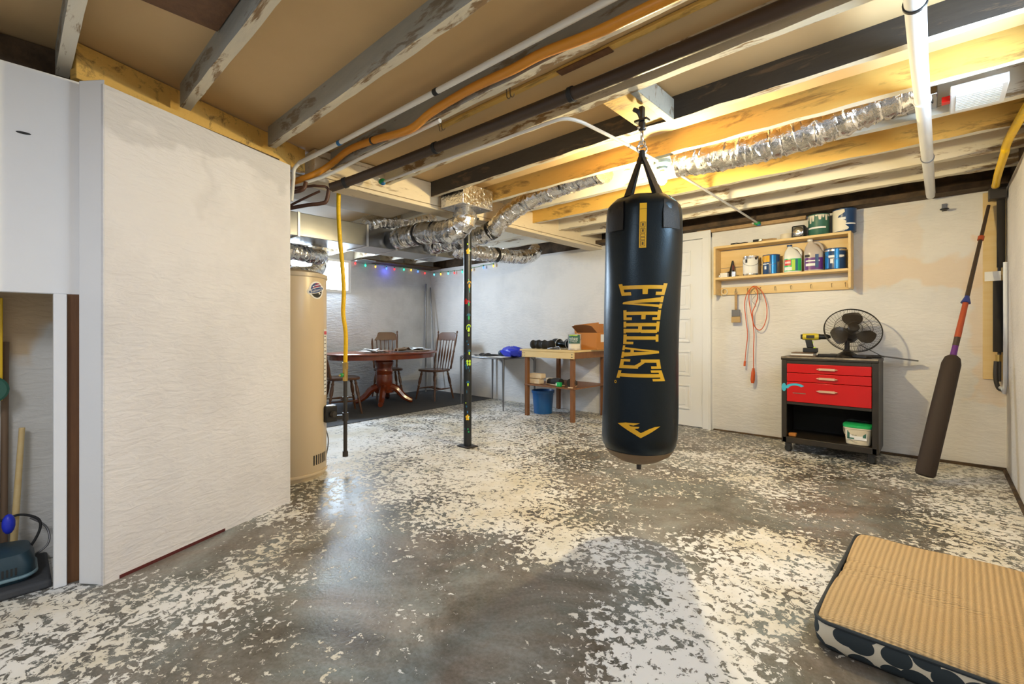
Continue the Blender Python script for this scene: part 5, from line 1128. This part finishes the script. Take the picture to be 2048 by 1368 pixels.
for p, cn_ in zip(ls, cols):
    p = Vector(p)-L0; s_ = MB().cyl(p+Vector((0, 0, .018)), p+Vector((0, 0, -.004)), .008, n=10).build('lamp_socket', 'green_paint', sl)
    b2 = MB().lathe([(.008, -.004), (.014, -.016), (.013, -.028), (.006, -.040), (0, -.044)], c=p, n=12).build('bulb', 'light_'+cn_, sl); part(b2, cn_+' lit bulb')
l = bpy.data.lights.new('blue_glow', 'POINT'); l.energy = .5; l.color = (.1, .12, 1); l.shadow_soft_size = .03; o = bpy.data.objects.new('blue_glow', l); COL.objects.link(o); o.location = (-6.50, 4.123, 2.01)
tag(MB().box((-6.59, 3.55, 2.105), (-6.3, 5.04, 2.13)).build('sill_plate', 'rough_dark', jitter=.006), 'rough dark sill plate on top of the window wall', 'sill plate')
tag(MB().prism([(-6.45, 3.45), (-6.2, 3.5), (-6.25, 3.75), (-6.5, 3.7)], 2.08, 2.10).build('metal_bracket', 'galvanised', jitter=.01), 'bent grey metal flashing above the corner of the bright window', 'bracket')

# ------------------------------------------------------------------ folding table
ftb = thing('folding_table', (-4.59, 4.68, 0), 'folding card table with dark top and grey metal legs against the back wall', 'table')
hw, hd, tz = .43, .33, .69
MB().box((-hw, -hd, tz-.022), (hw, hd, tz-.004)).build('tabletop', 'steel_dark', ftb, bevel=.006); MB().box((-hw+.008, -hd+.008, tz-.004), (hw-.008, hd-.008, tz)).build('top_sheet', 'cloth_black', ftb)
for sx in (-1, 1):
    for sy in (-1, 1):
        x, y = sx*(hw-.012), sy*(hd-.012); q = MB(); q.sweep([(x, y, tz-.02), (x, y, .45), (x, y, 0)], [.016, .015, .009], 12); q.sweep([(x-sx*.06, y, tz-.024), (x-sx*.02, y, tz-.05), (x, y, tz-.10)], .008, 8); q.build('leg', 'steel_dark', ftb)
t = thing('tote_bag', (-4.24, 4.62, tz), 'bright blue plastic bag on the folding table', 'bag')
q = MB(); q.ball((0, 0, .07), .15, n=20, sc_=(1.35, .8, .47)); q.v = [tuple(c+random.uniform(-.012, .012) for c in v) for v in q.v]; q.v = [(x, y, max(.002, z)) for x, y, z in q.v]; q.build('bag_body', 'blue_bag', t, smooth=25)
MB().ball((-.19, -.03, .05), .05, sc_=(1, .8, .8)).build('bag_handle', 'dark_teal', t)
t = thing('black_cloth', (-4.66, 4.52, tz), 'folded black cloth on the left of the folding table', 'cloth')
q = MB(); q.grid(lambda u, v: Vector(((u-.5)*.34, (v-.5)*.22, .012+.03*math.sin(PI*u)*math.sin(PI*v)+.008*math.sin(19*u+5*v))), 16, 10); q.grid(lambda u, v: Vector(((u-.5)*.34, (v-.5)*.22, .001)), 2, 2); q.build('cloth_fold', 'cloth_black', t)
tag(MB().prism([(-4.95, 4.38), (-4.20, 4.36), (-4.22, 4.60), (-4.93, 4.62)], tz+.0005, tz+.006).build('newspaper', 'paper'), 'thin pale newspaper at the front of the folding table', 'newspaper')

# ------------------------------------------------------------------ work bench
wb = thing('work_bench', (-3.42, 4.67, 0), 'homemade wooden work bench with pale front rail and brown legs', 'bench')
O = Vector((-3.42, 4.67, 0)); bx0, bx1, by0, by1 = -3.80, -3.02, 4.32, 5.03
def W_(a, b_): return Vector(a)-O, Vector(b_)-O
MB().box(*W_((bx0-.03, by0-.02, .80), (bx1+.01, by1, .822))).build('top', 'pine_pale', wb, bevel=.002)
MB().box(*W_((bx0, by0-.015, .725), (bx1, by0+.005, .80))).build('front_rail', 'pine_pale', wb, bevel=.002)
q = MB()
for x in (bx0+.02, bx0+.05, bx1-.02, bx1-.03):
    for z in (.745, .775): q.cyl(*[Vector((x, y, z))-O for y in (by0-.0165, by0-.014)], .005, n=8)
q.build('screw', 'label_black', wb)
MB().box(*W_((bx1-.02, by0+.005, .725), (bx1, by1, .80))).build('side_rail', 'bench_brown', wb, bevel=.002)
MB().box(*W_((bx0, by0+.005, .725), (bx0+.02, by1, .80))).build('side_rail', 'bench_brown', wb, bevel=.002)
for x in (bx0+.03, bx1-.065):
    for y in (by0+.006, by1-.06): MB().box(*W_((x, y, 0), (x+.045, y+.045, .80))).build('leg', 'bench_brown', wb, bevel=.002)
MB().box(*W_((bx0+.03, by0+.0, .375), (bx1+.0, by1-.01, .39))).build('lower_shelf', 'bench_brown', wb, bevel=.002)
zb = .823
t = thing('boxing_gear_roll', (-3.64, 4.52, zb), 'rolled black padded gear at the left of the bench top', 'gear')
q = MB(); q.sweep(smooth_path([(-.17, -.02, .05), (-.08, 0, .052), (.05, 0, .05), (.16, .02, .052)], 5), [.040]+[.052+.006*math.sin(i*1.7) for i in range(14)]+[.045], 16); q.build('padding', 'cloth_black', t)
for x in (-.06, .03): torus(MB(), (x, 0, .051), .056, .004, (1, .05, 0)).build('strap', 'black_plastic', t)
def glove(x, y, z, rz, label):
    t = thing('boxing_glove', (x, y, z), label, 'boxing glove', rz=rz, group='boxing gloves on the bench')
    q = MB(); q.sweep(smooth_path([(0, -.13, .05), (0, -.06, .05), (0, .02, .062), (0, .09, .066), (0, .12, .05)], 4), [.038]*4+[.042]*4+[.060]*4+[.062]*2+[.058, .050, .030], 16); q.build('padded_shell', 'black_vinyl', t)
    MB().sweep(smooth_path([(.045, -.03, .06), (.065, .03, .07), (.05, .08, .06)], 4), [.020]*6+[.022]*2+[.016], 12).build('thumb', 'maroon', t)
    MB().cyl((0, -.15, .05), (0, -.12, .05), .040).build('cuff', 'cloth_black', t); q = MB(); torus(q, (0, .02, .062), .0615, .003, (0, 1, .1)); q.build('white_stripe', 'label_white', t)
    return t
glove(-3.47, 4.66, zb, 1.3, 'black glove with maroon thumb in the middle of the bench top'); glove(-3.27, 4.60, zb, .9, 'black glove leaning toward the green paint bucket'); glove(-3.38, 4.86, zb, 1.5, 'black glove at the back of the bench top near the carton')
tag(MB().sweep(smooth_path([(-3.48, 4.42, zb+.006), (-3.38, 4.40, zb+.02), (-3.30, 4.43, zb+.006), (-3.36, 4.47, zb+.03), (-3.46, 4.46, zb+.006), (-3.28, 4.38, zb+.008)], 5), .006, 8).build('hand_wrap', 'steel_dark'), 'grey strap tangle in front of the gloves on the bench', 'strap')
va2 = math.atan2(-4.46, 3.10)
t = can(-3.115, 4.46, zb, .077, .185, 'clear_plastic', 'clear paint bucket with dark green label at the front right of the bench', [(-1.1, .9, .42, .98, 'can_green', 'label_panel', 'dark green label'), (-.95, .45, .90, .955, 'drill_lime', 'label_stripe', 'yellow-green stripe'), (-1.0, .9, .10, .38, 'paint_drip', 'label_picture', 'pale picture band')], name='paint_bucket', cat='bucket', text=[('valspar', .040, .74, -.15), ('SIGNATURE', .019, .62, -.15), ('INTERIOR', .019, .52, -.15)])
cb = thing('cardboard_box', (-3.06, 4.83, zb), 'open brown cardboard carton with raised flaps at the right end of the bench', 'box', rz=0)
q = MB(); th = .005; X, Y, Z = .13, .19, .20
q.box((-X, -Y, 0), (X, Y, th)).box((-X, -Y, th), (-X+th, Y, Z)).box((X-th, -Y, th), (X, Y, Z)).box((-X+th, -Y, th), (X-th, -Y+th, Z)).box((-X+th, Y-th, th), (X-th, Y, Z)); q.build('carton', 'cardboard', cb)
q = MB().grid(lambda u, v: Vector((-X-.01+(2*X+.02)*u, -Y-.12*v*1.0, Z+.075*v+.02*math.sin(PI*u)*v)), 8, 4); q.build('flap', 'cardboard_dark', cb)
MB().bar((-X, 0, Z), (-X-.01, 0, Z+.11), .003, 2*Y*.95, up=(1, 0, 0)).build('flap', 'cardboard', cb)
MB().box((-X, Y-.004, Z), (-.01, Y, Z+.11)).build('flap', 'cardboard', cb); MB().box((.01, Y-.004, Z), (X, Y, Z+.11)).build('flap', 'cardboard', cb)
part(MB().box((X, -.10, .09), (X+.001, .06, .18)).build('shipping_label', 'label_white', cb), 'white shipping label')
# lower shelf
zl = .391
for i, (x, y, z, sx_, lb2) in enumerate(((-3.66, 4.42, zl, .17, 'cream textured brick at the bottom of the stack on the bench shelf'), (-3.65, 4.43, zl+.066, .19, 'cream textured brick on top of the stack on the bench shelf'), (-3.55, 4.62, zl, .16, 'cream textured brick behind the stack on the bench shelf'))):
    tag(MB().box((x-sx_/2, y-.05, z), (x+sx_/2, y+.05, z+.062)).build('paver_brick', 'cream_brick', bevel=.01), lb2, 'brick', 'cream bricks on the bench shelf')
t = thing('work_shoe', (-3.40, 4.46, zl), 'black shoe lying on the bench shelf beside the bricks', 'shoe', rz=1.3)
q = MB(); q.sweep(smooth_path([(0, -.12, .045), (0, -.04, .045), (0, .05, .035), (0, .13, .03)], 4), [.042]*4+[.044]*4+[.040]*4+[.025], 14); q.build('upper', 'cloth_black', t); MB().box((-.035, -.15, 0), (.035, .15, .012)).build('sole', 'cream_brick', t, bevel=.005)
t = thing('work_shoe', (-3.12, 4.43, zl), 'black shoe with tan trim beside the right front leg of the bench', 'shoe', rz=.4)
q = MB(); q.sweep(smooth_path([(0, -.10, .06), (0, -.04, .055), (0, .04, .04), (0, .11, .03)], 4), [.05]*4+[.046]*4+[.038]*4+[.02], 14); q.build('upper', 'cloth_black', t); MB().box((-.03, -.13, 0), (.03, .12, .012)).build('sole', 'cream_brick', t, bevel=.005)
t = thing('green_tin', (-3.27, 4.36, zl), 'small green tin at the front edge of the bench shelf', 'tin')
MB().box((-.03, -.02, 0), (.03, .03, .05)).build('tin_body', 'green_plastic', t, bevel=.006); MB().box((-.029, -.0215, .012), (-.014, -.020, .04)).build('tin_label', 'label_white', t)
t = thing('blue_bucket', (-3.78, 4.78, 0), 'round blue plastic bucket under the bench', 'bucket')
t.location = (-3.70, 4.60, 0)
MB().lathe([(.11, 0), (.115, .005), (.135, .26), (.145, .262), (.147, .29), (.140, .292), (.13, .27), (.105, .012), (0, .012)], n=36).build('bucket_body', 'blue_bucket', t)
P = [Vector((.148*math.cos(PI*k/12+.3), .148*math.sin(PI*k/12+.3), .27-.06*math.sin(PI*k/12))) for k in range(13)]; MB().sweep(P, .002, 6).build('handle', 'steel_dark', t)

# ------------------------------------------------------------------ alcove at the left
t = thing('canister_vacuum', (-2.82, -.03, .036), 'dark canister vacuum with pale blue trim at the bottom left edge', 'vacuum')
q = loft([[(x, y, z) for x, y in rrect(a, b_, .05)] for a, b_, z in ((.10, .09, .0), (.11, .10, .02), (.11, .10, .07), (.095, .085, .11), (.06, .05, .125))]); q.build('housing', 'dark_teal', t)
P = [Vector((x*1.02, y*1.02, .022)) for x, y in rrect(.11, .10, .05)]; P.append(P[0]); part(MB().sweep(P, .007, 8).build('trim_strip', 'porcelain', t), 'pale blue trim strip')
q = MB()
for k in range(7): q.box((.1095, -.03+k*.012, .035), (.112, -.024+k*.012, .065))
q.build('vent_slots', 'label_black', t)
pipe('vacuum_cord', [(-2.86, .02, .06), (-2.88, .08, .16), (-2.90, .085, .22), (-2.93, .03, .25), (-2.93, -.03, .24)], .005, 'black_rubber', 'black cord loop behind the canister vacuum', 'cord', k=6)
pipe('vacuum_cord', [(-2.90, .03, .05), (-2.90, .11, .10), (-2.93, .11, .17), (-2.96, .06, .22)], .004, 'steel_dark', 'thin grey cord loop against the alcove wall', 'cord', k=6)
tag(MB().box((-2.97, -.16, .75), (-2.94, -.022, 1.19)).build('yellow_board', 'yellow', bevel=.003), 'bright yellow board hanging at the left picture edge', 'board')
t = thing('round_disc', (-2.93, -.06, .80), 'dark green round disc under the yellow board', 'disc')
o = MB().lathe([(0, 0), (.055, 0), (.058, .006), (.05, .012), (0, .012)], n=24).build('disc', 'can_green', t); o.rotation_euler = (0, PI/2, 0)
t = thing('tool_bundle', (-2.94, -.10, .036), 'dark bundle of bags and handles standing at the left picture edge', 'bundle')
MB().ball((0, -.05, .36), .12, sc_=(.6, .75, 2.6)).build('bag_body', 'dark_teal', t); MB().ball((.02, -.06, .12), .09, sc_=(.7, .9, 1.2)).build('bag_foot', 'cloth_black', t)
for k in range(3): MB().cyl((.07, -.05, .50+k*.05), (.07, .005, .50+k*.05), .009).build('strap', ['cream_plastic', 'copper', 'black_plastic'][k], t)
MB().cyl((.08, -.03, .30), (.07, .02, .31), .004).build('buckle', 'chrome', t)
tag(MB().cyl((-2.95, .005, .037), (-2.98, .035, .62), .013, .010).build('wooden_handle', 'pine_pale'), 'pale wooden handle leaning on the alcove wall', 'handle')
tag(MB().ball((-2.86, -.005, .24), .035, sc_=(.6, .6, 1.2)).build('blue_cloth', 'blue_bag'), 'small bright blue cloth above the vacuum', 'cloth')
tag(MB().cyl((-2.99, -.02, .036), (-3.0, -.015, 1.0), .012).build('broom_handle', 'leather_brown'), 'brown broom handle standing against the alcove wall', 'handle')
